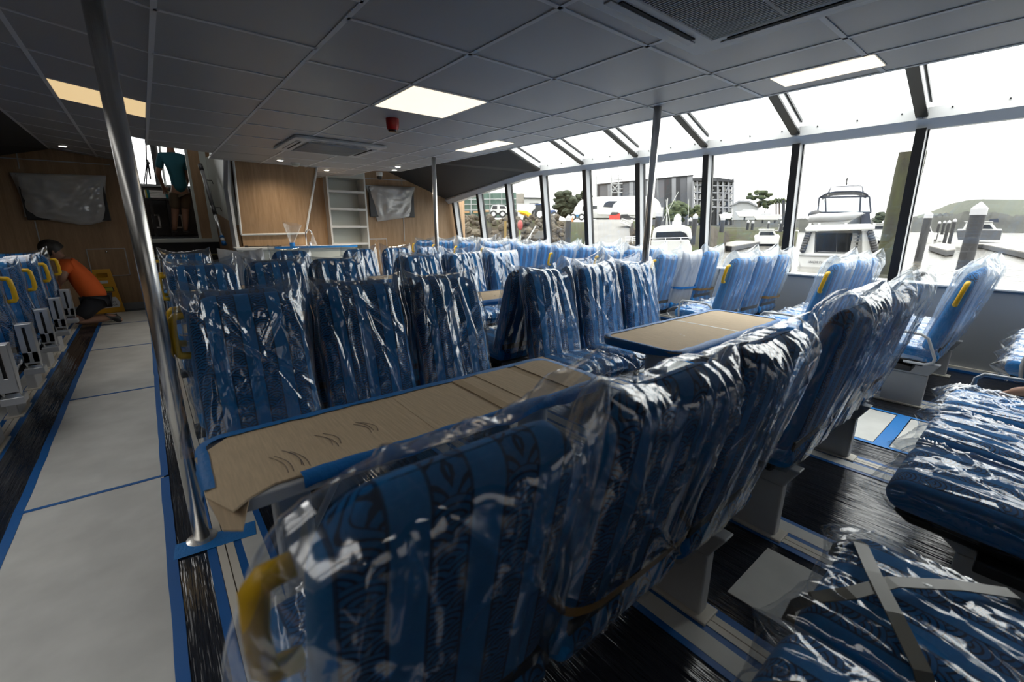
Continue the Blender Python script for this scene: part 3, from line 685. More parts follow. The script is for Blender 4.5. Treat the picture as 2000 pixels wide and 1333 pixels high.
# port side rows
for k in range(-1, 4):
    y = 4.07+.66*k+YB
    for i, x in enumerate(PX):
        lb = '%s wrapped seat of the %s row in the dark left corner' % (('aisle-side', 'second', 'inner')[i], ('nearest', 'second', 'third', 'fourth', 'farthest')[k+1])
        seat(x, y, 1, lb, 'wrapped seats left of the aisle', ped=.08 if i == 0 else False, handle=1 if i == 0 else 0, fold=1 if i == 0 else 0)
# straps round the foreground cushion
st = thing('luggage_strap', 'black webbing straps crossing over the bagged cushion at the bottom right', 'strap', (LX[2]-.05, -.09, .47))
def webbing(pts, w=.03):
    mb = MB(); P = [V(p) for p in pts]; vs = []
    for i, p in enumerate(P):
        d = (P[min(i+1, len(P)-1)]-P[max(i-1, 0)]).normalized(); s_ = d.cross(V((0, 0, 1))).normalized()*w/2
        if s_.length < .001: s_ = V((0, w/2, 0))
        vs += [p-s_, p+s_, p+s_+V((0, 0, .003)), p-s_+V((0, 0, .003))]
    fs = []
    for i in range(len(P)-1):
        for k in range(4): fs.append((i*4+k, i*4+(k+1) % 4, (i+1)*4+(k+1) % 4, (i+1)*4+k))
    return mb.add(vs, fs)
WEB = pm('khaki_webbing', (.20, .185, .15), .35)
webbing([(-.17, .300, -.07), (-.165, .300, -.025), (-.15, .272, .010), (-.10, .22, .030), (.0, .17, .036), (.10, .08, .034), (.19, .0, .018), (.222, -.03, -.03)]).build('webbing', WEB, st)
webbing([(-.222, .06, -.04), (-.19, .09, .016), (-.10, .15, .036), (.0, .205, .037), (.1, .25, .031), (.13, .268, .014), (.15, .30, -.025), (.15, .30, -.07)]).build('webbing', WEB, st)
st2 = thing('luggage_strap', 'grey strap over the bagged cushion at the very bottom edge', 'strap', (LX[1]-.03, -.09, .47))
webbing([(-.05, .302, -.07), (-.045, .302, -.025), (-.035, .272, .012), (.02, .21, .034), (.06, .12, .037), (.10, .0, .03)], .045).build('webbing', WEB, st2)
# ------------------------------------------------------------------ tables under cardboard
def rrect(cx, cy, w, h, r, n=5):
    P = []
    for sx, sy, a0 in ((1, -1, -90), (1, 1, 0), (-1, 1, 90), (-1, -1, 180)):
        for k in range(n+1):
            a = radians(a0+90*k/n); P.append((cx+sx*(w/2-r)+r*cos(a), cy+sy*(h/2-r)+r*sin(a)))
    return P
TZ = .705
def skirt(poly, z0, z1, seed, amp=.004, skip=None):
    mb = MB(); n = len(poly); vs = []; rnd = random.Random(seed); pts = []
    for i in range(n):
        a, b = V((*poly[i], 0)), V((*poly[(i+1) % n], 0)); k = max(1, int((b-a).length/.025))
        pts += [a.lerp(b, j/k) for j in range(k)]
    c = sum((p for p in pts), V((0, 0, 0)))/len(pts); N = len(pts)
    lev = [(-.022, z1+.0035), (.003, z1+.004), (.008, (z0+z1)/2), (.006, z0)]
    for i, p in enumerate(pts):
        t = (pts[(i+1) % N]-pts[i-1]); o = V((t.y, -t.x, 0)); o = o.normalized() if o.length > 1e-6 else V((0, 0, 0))
        for q_, (d, z) in enumerate(lev):
            jz = amp*noise.noise(V((p.x*9, p.y*9, seed+q_)))*1.6 if q_ in (0, 3) else 0
            jd = amp*noise.noise(V((p.x*22, p.y*22, seed+q_*5)))
            vs.append(p+o*(d+jd+(jz if q_ == 0 else 0))+V((0, 0, z+(jz*2 if q_ == 3 else 0))))
    L = len(lev); fs = []
    for i in range(N):
        if skip and skip(pts[i]): continue
        j = (i+1) % N
        for k in range(L-1): fs.append((i*L+k, j*L+k, j*L+k+1, i*L+k+1))
    return mb.add(vs, fs)
def table(cx, cy, w, h, lab, lab2, seed, detail=0):
    t = thing('cabin_table', lab, 'table', (cx, cy, 0), 0, 'fixed tables between the facing seats')
    P = rrect(0, 0, w, h, .07)
    MB().prism([(x, y, TZ-.034) for x, y in P], (0, 0, .032)).build('tabletop', LGREY, t, bevel=.004)
    if detail == 1:
        MB().bb((-w/2+.12, -.10, .012), (-w/2+.20, -.035, TZ-.034)).build('leg', LGREY, t, bevel=.008)
        MB().tube([(-w/2+.2, -.02, .45), (-w/2+.36, .02, TZ-.036)], .010, 6).build('brace', LGREY, t)
    else:
        MB().lathe((-w/2+.16, -.02, 0), [(.055, .012), (.055, TZ-.034)], 28).build('leg', LGREY, t, 'auto')
        MB().tube([(-w/2+.005, -.03+.03*cos(k*pi/8), TZ-.045+.018*sin(-k*pi/8)) for k in range(9)], .004, 6).build('hook', CHROME, t, True)
    MB().lathe((w/2-.2, 0, 0), [(.055, .012), (.055, TZ-.034)], 28).build('leg', LGREY, t, 'auto')
    MB().bb((-w/2+.08, -.13, 0), (-w/2+.24, .09, .012)).bb((w/2-.28, -.11, 0), (w/2-.12, .11, .012)).build('floor_plate', SEATGREY, t, bevel=.003)
    c = thing('cardboard_cover', lab2, 'cardboard', (cx, cy, TZ), 0, 'cardboard laid on the tables')
    W, D = w+.004, h+.004
    if detail == 1:
        xb = -W/2+.55
        Q = [(xb, -D/2+.0), (xb, D/2), (-W/2+.09, D/2), (-W/2-.005, D/2-.10), (-W/2+.0, .02), (-W/2+.0, -D/2+.05), (-W/2+.035, -D/2-.035), (-W/2+.07, -D/2-.005), (-W/2+.12, -D/2+.02)]
        MB().prism([(x, y, 0) for x, y in Q], (0, 0, .005)).build('sheet', CARD, c)
        MB().prism([(-W/2+.0, -D/2+.055, .001), (-W/2+.07, -D/2+.0, .001), (-W/2+.045, -D/2-.055, -.035), (-W/2+.015, -D/2-.03, -.035)], (0, 0, .004)).build('torn_flap', CARD, c)
        xs_ = [xb-.03, xb+.20, xb+.235, xb+.30, xb+.45, xb+.49, W/2]
        zs = [.0055, .0085, .0065, .0085, .0055, .0085]
        for i in range(6):
            a, b = xs_[i], xs_[i+1]
            MB().hexa([(a, -D/2, 0), (b, -D/2, 0), (b+.006, D/2, 0), (a+.006, D/2, 0), (a, -D/2, zs[i]), (b, -D/2, zs[i]), (b+.006, D/2, zs[i]), (a+.006, D/2, zs[i])]).build('sheet', CARDD if i in (1, 4) else CARD, c)
        ink = MB(); rr = random.Random(4)
        for x0, y0, n_, l in ((-.47, -.02, 5, .10), (-.36, .015, 3, .085), (-.255, .035, 3, .08)):
            for k in range(n_):
                px, py = x0+k*.012+rr.uniform(-.006, .006), y0+rr.uniform(-.012, .012); b = rr.uniform(.008, .016)
                ink.tube([(px+b*sin(pi*j/8)*.9+.02*j/8, py-l*j/8, .0056) for j in range(9)], .0006, 4)
        ink.build('pen_marks', INK, c)
        sk = skirt(P, -.028, .005, seed, .006, skip=lambda p: p.x < -w/2+.17 and p.y < -h/2+.05 or (p.x < -w/2+.02 and p.y < .0-h/4))
    else:
        for a, b in ((-W/2, .06), (.063, W/2)):
            Pq = [p for p in rrect(0, 0, W, D, .06)]
            poly = [(min(max(x, a), b), y, 0) for x, y in Pq]; out = []
            for p in poly:
                if not out or (V(p)-V(out[-1])).length > 1e-4: out.append(p)
            if (V(out[0])-V(out[-1])).length < 1e-4: out.pop()
            MB().prism(out, (0, 0, .005)).build('sheet', CARD, c)
        MB().bb((.055, -D/2+.02, .0045), (.068, D/2-.02, .0058)).build('tape_seam', LGREY, c)
        mk = MB(); 
        for dx, dy in ((-.25, -.03), (-.27, -.06), (-.42, -.12), (-.3, -.15)): mk.bb((dx, dy, .0048), (dx+.012, dy+.006, .0056))
        mk.build('stains', TAPEB, c)
        sk = skirt(P, -.026, .005, seed, .005)
    sk.build('blue_tape', TAPE, c, True)
    return t
table(.62, 1.125, 1.21, .345, 'long grey table in front of the three big striped seats, nearest the camera', 'patched cardboard with pen scribbles covering the nearest long table', 3, 1)
table(2.33, 1.18, 1.20, .43, 'grey table on a thick round leg, right of the nearest table', 'two taped cardboard sheets on the table right of centre', 9)
table(.655, 2.86, 1.20, .34, 'hidden second table on the left, behind the three big striped seats', 'cardboard on the second left table, hidden behind the striped seats', 12)
table(2.36, 2.83, 1.20, .42, 'grey table glimpsed between the striped seats and the paired backs', 'cardboard glimpsed between the big striped seats and the right-hand seats', 15)
table(.655, 4.55, 1.20, .34, 'third table on the left, buried among the wrapped seats', 'cardboard on the third left table among the wrapped seats', 18)
table(2.36, 4.52, 1.20, .40, 'third table right of centre, far back among the wrapped seats', 'sliver of cardboard far back above the middle striped seat', 21)
# ------------------------------------------------------------------ floor protection
def board(x0, x1, y0, y1, lab, skew=0.):
    o = MB().hexa([(x0, y0, .0), (x1, y0-skew, .0), (x1, y1-skew, .0), (x0, y1, .0), (x0, y0, .004), (x1, y0-skew, .004), (x1, y1-skew, .004), (x0, y1, .004)]).build('floor_board', BOARD, org=(x0, y0, 0))
    return tag(o, lab, 'floor protection', 'white protective boards on the floor')
yb = [-.2, 1.02, 2.675, 4.33, 6.01, 7.5]
nb = ['at the bottom left corner', 'nearest in the left aisle, filling the lower left', 'second one along the left aisle', 'third one along the left aisle', 'fourth one along the left aisle', 'farthest, under the kneeling person']
for k in range(6):
    y1 = (yb+[8.5])[k+1]
    board(-.62, -.118, yb[k]+.004, y1-.004, 'white floor board, '+nb[k], .0)
def tape(x0, y0, x1, y1, w, lab, mat=TAPED, z=.0045):
    d = V((x1-x0, y1-y0, 0)); L = d.length; n_ = max(2, int(L/.12)); t = d.normalized(); s_ = V((-t.y, t.x, 0))
    mb = MB(); vs = []
    for i in range(n_+1):
        p = V((x0, y0, z))+t*(L*i/n_); j = .004*noise.noise(p*5)
        vs += [p-s_*(w/2+j), p+s_*(w/2-j), p+s_*(w/2-j)+V((0, 0, .0012)), p-s_*(w/2+j)+V((0, 0, .0012))]
    fs = []
    for i in range(n_):
        for k in range(4): fs.append((i*4+k, i*4+(k+1) % 4, i*4+4+(k+1) % 4, i*4+4+k))
    o = mb.add(vs, fs).build('floor_tape', mat, org=(x0, y0, 0))
    return tag(o, lab, 'tape', 'blue tape strips on the floor')
tape(-.113, -.2, -.113, 2.64, .034, 'blue floor tape along the right edge of the nearest aisle boards')
tape(-.113, 2.66, -.113, 8.4, .03, 'blue floor tape along the right edge of the farther aisle boards')
tape(-.628, -.2, -.628, 8.4, .034, 'blue floor tape along the left edge of the aisle boards')
for k, nm in ((1, 'nearest seam, at the lower left'), (2, 'second seam up the aisle'), (3, 'third seam up the aisle'), (4, 'fourth seam up the aisle'), (5, 'last seam, near the kneeling person')):
    tape(-.63, yb[k], -.11, yb[k]-.012, .022, 'blue tape across the aisle boards, %s' % nm, z=.0050)
# seat tracks with cover strips
for x, side, lab in ((.055, 1, 'white seat track strip beside the nearest pole'), (1.24, -1, 'cream seat track under the nearest seats, lower centre'), (1.855, 1, 'cream seat track with two blue lines, right of the lower centre'), (2.87, -1, 'cream seat track left of the right-hand aisle'), (4.19, 1, 'seat track under the window side seats'), (-.86, -1, 'seat track under the left-hand seats')):
    t = thing('seat_track', lab, 'track', (x, 0, 0), 0, 'seat tracks set in the floor')
    MB().bb((-.028, Y0+.1, 0), (-.002, 8.3, .005)).bb((.002, Y0+.1, 0), (.028, 8.3, .005)).build('rail', CREAM, t)
    MB().bb((side*.055, Y0+.1, 0), (side*.125, 8.3, .004)).build('cover_strip', BOARD, t)
    MB().bb((-side*.03, Y0+.1, 0), (-side*.06, 8.3, .003)).build('tape_line', TAPED, t)
    MB().bb((side*.028, Y0+.1, 0), (side*.055, 8.3, .003)).build('tape_line', TAPED, t)
    MB().bb((side*.125, Y0+.1, 0), (side*.15, 8.3, .003)).build('tape_line', TAPED, t)
board(1.40, 1.745, -.9, .495, 'square white floor board between the seat pedestals, bottom right')
for k, (a, b) in enumerate(((-1.6, -.30), (-.24, .39), (.47, 1.3), (1.36, 2.6), (2.66, 3.9), (3.96, 5.6))):
    board(3.21, 3.82, a, b, 'white floor board in the right-hand aisle, '+('under the bagged cushions', 'right of the blue cross tape', 'left of the blue cross tape', 'third one along', 'fourth one along', 'farthest one')[k])
tape(3.20, .43, 3.83, .43, .07, 'broad blue tape across the right-hand aisle boards', TAPE)
tape(3.185, -1.6, 3.185, 5.6, .03, 'blue floor tape on the left edge of the right-hand aisle', TAPE)
tape(3.845, -1.6, 3.845, 5.6, .03, 'blue floor tape on the right edge of the right-hand aisle', TAPE)
tape(-.105, 1.95, .17, 1.92, .10, 'blue tape patch round the foot of the nearest pole', TAPE, .0052)
# ------------------------------------------------------------------ ceiling fittings
EMW = pm('warm_light_diffuser', (.9, .8, .65), .5, emit=(1., .72, .36), estr=.24)
EMW2 = pm('warm_white_light_diffuser', (.9, .85, .75), .5, emit=(1., .86, .66), estr=.40)
EMD = pm('downlight_lens', (.9, .9, .9), .3, emit=(1., .93, .8), estr=3.)
def panel_light(P, lab, mat):
    c = sum((V(p) for p in P), V((0, 0, 0)))/4
    t = thing('ceiling_light', lab, 'light', c, 0, 'square panel lights in the ceiling')
    Q = [V(p)-c for p in P]
    MB().hexa([p*1.0+V((0, 0, -.004)) for p in Q]+[p*1.0+V((0, 0, .012)) for p in Q]).build('frame', WHITE, t)
    MB().hexa([p*.975+V((0, 0, -.007)) for p in Q]+[p*.975+V((0, 0, -.003)) for p in Q]).build('diffuser', mat, t)
def rect(x0, x1, y0, y1): return [(x, y, cz(x)) for x, y in ((x0, y0), (x1, y0), (x1, y1), (x0, y1))]
panel_light(rect(1.422, 1.99, 2.705, 3.318), 'square warm panel light near the middle of the ceiling', EMW2)
panel_light(rect(-.337, .157, 4.305, 4.89), 'dim warm panel light on the left, behind the nearest pole', EMW)
panel_light(rect(2.935, 3.165, .76, 1.25), 'long warm panel light at the ceiling edge, upper right', EMW2)
panel_light(rect(2.88, 3.11, 3.77, 4.56), 'thin sliver of panel light left of the roof windows', EMW2)
def cassette(cx, cy, lab):
    t = thing('air_conditioner', lab, 'air conditioner', (cx, cy, H), 0, 'ceiling cassette air conditioners'); R = .465
    MB().prism([(x, y, -.028) for x, y in rrect(0, 0, 2*R, 2*R, .03)], (0, 0, .027)).build('frame', WHITE, t, bevel=.008)
    for k in range(4):
        m = Matrix.Rotation(k*pi/2, 3, 'Z')
        b = MB().box(m @ V((0, .365, -.030)), (.52, .018, .006) if k % 2 == 0 else (.018, .52, .006)); b.build('air_slot', BLACKM, t)
        MB().box(m @ V((0, .395, -.031)), (.60, .035, .005) if k % 2 == 0 else (.035, .60, .005)).build('louvre', LGREY, t, bevel=.002)
    MB().bb((-.30, -.30, -.034), (.30, .30, -.029)).build('grille_back', BLKPL, t)
    gr = MB()
    for k in range(42): gr.box((-.295+.59*k/41, 0, -.038), (.005, .59, .012))
    for s in (-1, 0, 1): gr.box((0, s*.295, -.037), (.6, .012, .014))
    for s in (-1, 1): gr.box((s*.295, 0, -.037), (.012, .6, .014))
    gr.build('grille', LGREY, t)
    MB().bb((-.42, -.425, -.0305), (-.36, -.40, -.027)).build('badge', ALU, t)
cassette(1.72, 5.27, 'white ceiling cassette air conditioner above the bar')
cassette(1.765, .845, 'ceiling cassette air conditioner with slatted grille at the top right edge')
al = thing('alarm_beacon', 'dark red alarm sounder hanging from the ceiling', 'alarm', (1.70, 3.62, H))
MB().lathe((0, 0, 0), [(.052, 0), (.052, -.03), (.050, -.06), (.043, -.085)], 24).build('body', RED, al, 'auto')
MB().lathe((0, 0, 0), [(.040, -.083), (.036, -.098), (.015, -.10)], 24).build('lens', pm('dark_lens', (.03, .005, .005), .2), al, 'auto')
for x, y, lb in ((1.55, 6.78, 'small round downlight left of the smoke detector'), (2.355, 7.46, 'small round downlight above the boxed wood panel edge'), (3.01, 6.32, 'upper of two downlights by the far steel pole'), (3.14, 6.72, 'lower of two downlights by the far steel pole'), (-.62, 8.1, 'lone downlight in the dark left corner')):
    d = thing('downlight', lb, 'light', (x, y, cz(x)), 0, 'small round downlights')
    MB().lathe((0, 0, 0), [(.05, 0), (.05, -.006), (.04, -.008)], 20).build('trim_ring', WHITE, d, 'auto')
    MB().lathe((0, 0, 0), [(.038, -.0075), (.034, -.011)], 20).build('lens', EMD, d)
sd = thing('smoke_detector', 'white round smoke detector on the ceiling above the wood panel', 'detector', (1.775, 6.93, H))
MB().lathe((0, 0, 0), [(.06, 0), (.06, -.02)], 24).build('base', WHITE, sd, 'auto'); MB().lathe((0, 0, 0), [(.052, -.02), (.05, -.04), (.03, -.05)], 24).build('head', OFFW, sd, 'auto')
cm = thing('camera_dome', 'small white security camera hanging above the right bagged screen', 'camera', (3.1, 7.2, H))
MB().lathe((0, 0, 0), [(.05, 0), (.05, -.05), (.045, -.06)], 24).build('housing', WHITE, cm, 'auto'); MB().ball((0, 0, -.075), .042, 20).build('lens', BLKPL, cm, True)
# ------------------------------------------------------------------ bagged screens
def bagged_tv(outline, tvr, lab, seed):
    P = [on_y(x, y, 8.70) for x, y in outline]; c = on_y(*tvr, 8.74)
    t = thing('wrapped_screen', lab, 'television', (c.x, 8.74, c.z), 0)
    xs_ = [p.x for p in P]; zs = [p.z for p in P]
    l, r_, tp = min(P[0].x, P[4].x), max(P[1].x, P[2].x), (P[0].z+P[1].z)/2
    MB().bb((l+.05-c.x, -.055, tp-.60-c.z), (r_-.05-c.x, -.012, tp-.03-c.z)).build('screen', BLKPL, t, bevel=.006)
    MB().bb((-.15, -.012, -.15), (.15, .0, .15)).build('bracket', ALU, t)
    top = [P[0], P[1]]; bot = [P[4], P[3], P[2]]
    def edge(k, u):
        if k == 0: return P[0].lerp(P[1], u)
        return P[4].lerp(P[3], u/.55) if u < .55 else P[3].lerp(P[2], (u-.55)/.45)
    mb = MB()
    def fn(u, v):
        a = 2*pi*u; xr = .5+.5*sgp(cos(a), .5); fr = sin(a) < 0
        p = edge(0, xr).lerp(edge(1, xr), v)
        sag = sin(pi*v)*(abs(xr-.5)*2)**3*.02
        bul = (1-(2*xr-1)**4)*(min(1, v*9)*min(1, (1-v)*6))**.5
        w_ = abs(noise.noise(V((xr*3+v*2.5, v*2.2-xr, seed))))*.09+.035*noise.noise(V((xr*8, v*5, seed+3)))
        yy = -.075*bul-w_*bul if fr else .012
        x = p.x+(.5-xr)*2*sag
        return V((x-c.x, -.03+yy if fr else -.004, p.z-c.z))
    mb.grid(fn, 120, 44, cu=True).build('plastic_bag', FILM_TV, t, True, )['label'] = 'milky plastic bag'
bagged_tv([(714, 361), (811, 366), (803, 424), (775, 428), (738, 433)], (762, 395), 'screen on the bulkhead hung with a milky plastic bag, right of the shelves', 2.)
bagged_tv([(18, 337), (207, 343), (213, 430), (170, 441), (48, 424)], (115, 388), 'screen under a plastic bag on the dark left bulkhead', 7.)
# ------------------------------------------------------------------ things on the bar
f = on_y(606, 480, 7.2)
fa = thing('tap', 'swan-neck tap on the bar counter under a bit of clear film', 'tap', (f.x, 7.2, .948))
MB().tube([(-.05, 0, 0), (-.05, 0, .16), (-.045, 0, .20), (-.02, 0, .235), (.015, 0, .235), (.035, 0, .21), (.038, 0, .17)], .010, 10).build('spout', CHROME, fa, True)
MB().lathe((.0, 0, 0), [(.02, 0), (.02, .05), (.012, .06)], 14).build('lever_body', CHROME, fa, 'auto')
MB().lathe((.05, .0, 0), [(.055, 0), (.04, .06), (.015, .15), (.006, .19)], 14).build('film_wrap', FILM_MILKY, fa, True)
b = on_y(571, 478, 7.15)
bo = thing('bagged_bottle', 'clear bag flaring upward from a blue cap on the bar counter', 'bottle', (b.x, 7.15, .948))
MB().lathe((0, 0, 0), [(.035, 0), (.038, .02), (.036, .055)], 18).build('cap', TAPE, bo, 'auto')
MB().grid(lambda u, v: V((.0+(.03+.10*v)*cos(2*pi*u)*(1)+.03*v, (.03+.02*v)*sin(2*pi*u), .05+.27*v+.03*v*cos(2*pi*u+2.5)+.01*noise.noise(V((cos(2*pi*u)*4, v*4, 1))))), 30, 12, cu=True).build('bag', FILM_MILKY, bo, True)
cl = thing('cable', 'short dark cable lying on the bar counter', 'cable', (on_y(505, 482, 7.15).x, 7.15, .950))
MB().tube([(-.15, .0, .006), (-.08, .02, .008), (0, -.01, .006), (.1, .015, .006), (.22, 0, .006), (.3, .02, .006)], .006, 6).build('wire', BLKPL, cl, True)
MB().bb((-.17, -.015, 0), (-.13, .015, .02)).build('plug', BLKPL, cl)
# telescopic pole in the stairwell
p0, p1 = on_y(391, 322, 8.45), on_y(438, 478, 7.5)
tp_ = thing('telescopic_pole', 'grey telescopic pole with a blue end leaning in the stairwell', 'pole', p1)
d = p0-p1
def seg(a, b, r, nm, m): MB().tube([d*a, d*b], r, 12).build(nm, m, tp_, True)
seg(0, .03, .030, 'blue_end', TAPE); seg(.03, .07, .026, 'collar', WHITE); seg(.07, .10, .027, 'blue_band', TAPE); seg(.10, .36, .020, 'lower_tube', ALU); seg(.36, .47, .027, 'grip', BLKPL); seg(.47, .92, .024, 'upper_tube', pm('pole_grey', (.16, .16, .165), .4)); seg(.92, 1.0, .030, 'handle', BLKPL)
for k in (.45, .8): MB().tube([d*k, d*k+V((.09, .02, -.0)), d*k+V((.10, .02, -.05))], .006, 6).build('wall_bracket', BLKPL, tp_)
# ------------------------------------------------------------------ warning sign
sg = thing('floor_sign', 'yellow folding floor sign leaning on the bulkhead behind the kneeling person', 'sign', (-.57, 8.58, 0), 0)
YS = pm('amber_plastic', (.72, .36, .015), .4)
def sp(x, z, dy=0): return V((x, .07*z/.6*1.0+dy-.02, z))
pan = MB(); 
for poly in ([(-.19, 0), (.17, 0), (.105, .60), (.075, .60), (.09, .46)], ):
    pass
A = lambda z: (-.19+.10*z/.62, .17-.07*z/.62)
def slab(z0, z1, xl0=None, xr0=None):
    a0, b0 = A(z0); a1, b1 = A(z1)
    if xl0 is not None: a0 = a1 = xl0
    if xr0 is not None: b0 = b1 = xr0
    pan.hexa([sp(a0, z0), sp(b0, z0), sp(b0, z0, .015), sp(a0, z0, .015), sp(a1, z1), sp(b1, z1), sp(b1, z1, .015), sp(a1, z1, .015)])
slab(0, .50); slab(.50, .565, None, -.06); slab(.50, .565, .06, None); slab(.565, .62)
pan.build('panel', YS, sg)
back = MB().hexa([V((-.17, .13, 0)), V((.16, .13, 0)), V((.16, .14, 0)), V((-.17, .14, 0)), V((-.09, .075, .6)), V((.1, .075, .6)), V((.1, .085, .6)), V((-.09, .085, .6))]); back.build('back_panel', YS, sg)
lblp = MB().prism([sp(-.10, .07, -.002), sp(.12, .07, -.002), sp(.135, .13, -.002), sp(.10, .22, -.002), sp(-.04, .22, -.002), sp(-.12, .14, -.002)], (0, .002, 0)); lblp.build('label_panel', WHITE, sg)
ROTX = Matrix.Rotation(pi/2-.115, 3, 'X')
for body, z, sz in (('OPEN', .195, .036), ('HATCHES', .15, .036), ('ON FLOOR', .105, .036)): text_obj(body, sz, BLKPL, sp(.01, z, -.004), ROTX, sg, ext=.001)
MB().prism([sp(-.01, .30, -.002), sp(.10, .30, -.002), sp(.09, .37, -.002), sp(-.02, .37, -.002)], (0, .002, 0)).build('pictogram_frame', BLKPL, sg)
MB().prism([sp(.0, .308, -.004), sp(.088, .308, -.004), sp(.08, .362, -.004), sp(-.01, .362, -.004)], (0, .002, 0)).build('pictogram', pm('pale_yellow', (.55, .5, .05), .5), sg)
MB().prism([sp(-.03, .42, -.002), sp(.05, .42, -.002), sp(.05, .46, -.002), sp(-.04, .46, -.002)], (0, .002, 0)).build('white_patch', WHITE, sg)
# ------------------------------------------------------------------ people
SKIN = pm('skin', (.36, .20, .135), .55); SKIND = pm('tanned_skin', (.25, .135, .09), .55)
ORANGE = pm('orange_cotton', (.62, .10, .012), .85); TEAL = pm('teal_cotton', (.012, .10, .14), .85)
HAIR = pm('dark_hair', (.012, .009, .007), .6); HAIRB = pm('brown_hair', (.10, .035, .015), .55)
NAVY = pm('dark_shorts', (.012, .013, .018), .85); KHAKI = pm('khaki_shorts', (.09, .065, .04), .85); SHOE = pm('black_shoe', (.015, .015, .016), .6); SOLE = pm('pale_sole', (.35, .33, .28), .6)
def hand_nodes(N, E, wrist_i, wrist, palm_dir, side_dir, curl, s=1.):
    """palm with five bent fingers grown from the wrist node"""
    d = palm_dir.normalized(); sd = (side_dir-d*side_dir.dot(d)).normalized(); nrm = d.cross(sd)
    p = wrist+d*.045*s; N.append((*p, (.036*s, .018*s))); ip = len(N)-1; E.append((wrist_i, ip))
    k = p+d*.045*s; N.append((*k, (.040*s, .014*s))); ik = len(N)-1; E.append((ip, ik))
    for off, ln in ((-.030, .060), (-.010, .075), (.010, .080), (.030, .072)):
        b = k+sd*off*s+d*.008; last = ik; q_ = b
        for j in range(3):
            a = curl*(j+.6); q_ = q_+(d*cos(a)+nrm*sin(a))*ln*s*(.42, .33, .25)[j]
            N.append((*q_, .009*s)); E.append((last, len(N)-1)); last = len(N)-1
    t = p+sd*.042*s; N.append((*t, .012*s)); E.append((ip, len(N)-1)); t2 = t+(d*.8+sd*.5+nrm*.3).normalized()*.045*s
    N.append((*t2, .010*s)); E.append((len(N)-2, len(N)-1))
def person(lab, loc, J, body, shirt, shorts, hair, shoe, face, big=1.):
    """J: joint name -> world point"""
    t = thing('person', lab, 'person', loc); L = V(loc); P = {k: V(v)-L for k, v in J.items()}
    N, E = [], []; idx = {}
    def node(k, r, frm=None):
        N.append((*P[k], r)); idx[k] = len(N)-1
        if frm is not None: E.append((idx[frm], idx[k]))
    node('pelvis', (.13, .10)); node('waist', (.125, .09), 'pelvis'); node('chest', (.15, .105), 'waist'); node('neck', .052, 'chest')
    node('jaw', (.058, .07), 'neck'); node('head', (.078, .095), 'jaw'); node('crown', (.06, .075), 'head')
    fd = V(face).normalized(); hc = P['head']
    for s in 'lr':
        node('sh'+s, .055, 'chest'); node('el'+s, .040, 'sh'+s); node('wr'+s, .026, 'el'+s)
        node('hip'+s, .085, 'pelvis'); node('kn'+s, .056, 'hip'+s); node('an'+s, .038, 'kn'+s); node('to'+s, (.042, .026), 'an'+s)
    for s in 'lr':
        dd = P['wr'+s]-P['el'+s]; hand_nodes(N, E, idx['wr'+s], P['wr'+s], dd, P['shr']-P['shl'], .45)
    skin('body', N, E, body, t, 2)
    up = (P['crown']-P['jaw']).normalized(); sd = fd.cross(up).normalized()
    f = MB()
    f.ball(hc+fd*.098-up*.012, .016, 10, (1, 1, 1.3))
    for s in (-1, 1): f.ball(hc+sd*s*.082-fd*.004-up*.01, .024, 10, (.6, 1, 1.3))
    f.build('nose_and_ears', body, t, True)
    ey = MB()
    for s in (-1, 1): ey.ball(hc+fd*.088+sd*s*.032+up*.012, .011, 8)
    ey.build('eyes', HAIR, t, True); MB().box(hc+fd*.088-up*.052, (.04, .03, .008)).build('mouth', RED, t)
    h = MB(); c0 = hc+up*.018-fd*.012
    h.grid(lambda u, v: c0+(sd*cos(2*pi*u)*.092+fd*sin(2*pi*u)*.108)*sin(pi*.62*max(.02, v))+up*(.118*cos(pi*.62*v))-fd*.012*v+V((0, 0, .004*noise.noise(V((u*20, v*9, 1))))), 24, 10, cu=True)
    h.build('hair', hair, t, True)
    n2 = [(*(P['pelvis']+(P['pelvis']-P['waist'])*.35), (.158*big, .128*big)), (*P['waist'], (.155*big, .12*big)), (*P['chest'], (.175*big, .125*big)), (*P['chest'].lerp(P['neck'], .75), .068)]; e2 = [(0, 1), (1, 2), (2, 3)]
    for s in 'lr':
        n2.append((*P['sh'+s], .073)); e2.append((2, len(n2)-1)); n2.append((*P['sh'+s].lerp(P['el'+s], .72), .062)); e2.append((len(n2)-2, len(n2)-1))
    skin('shirt', n2, e2, shirt, t, 2)
    n3 = [(*P['pelvis'].lerp(P['waist'], .3), (.140, .108))]; e3 = []
    for s in 'lr':
        n3.append((*P['hip'+s], .105)); e3.append((0, len(n3)-1)); n3.append((*P['hip'+s].lerp(P['kn'+s], .82), .078)); e3.append((len(n3)-2, len(n3)-1))
    skin('shorts', n3, e3, shorts, t, 2)
    for s in 'lr':
        a, b = P['an'+s], P['to'+s]; d = (b-a)
        so = skin('shoe', [(*(a-d*.22), .042), (*a.lerp(b, .25), .048), (*b, (.046, .034)), (*(a+(P['kn'+s]-a).normalized()*.05), .045)], [(0, 1), (1, 2), (0, 3)], shoe, t, 2)
    return t
y = 7.55; o = on_y
def off(p, dy): return V((p.x, p.y+dy, p.z))
J = dict(pelvis=o(190, 584, y), waist=o(172, 560, y), chest=o(146, 526, y), neck=o(121, 506, y), jaw=o(111, 500, y-.02), head=o(100, 491, y-.03), crown=o(90, 484, y-.04),
    shl=off(o(131, 516, y), -.15), shr=off(o(137, 514, y), .16), ell=o(122, 545, y-.22), elr=o(125, 545, y+.25), wrl=o(112, 560, y-.12), wrr=o(105, 560, y+.15),
    hipl=off(o(188, 588, y), -.09), hipr=off(o(190, 588, y), .09))
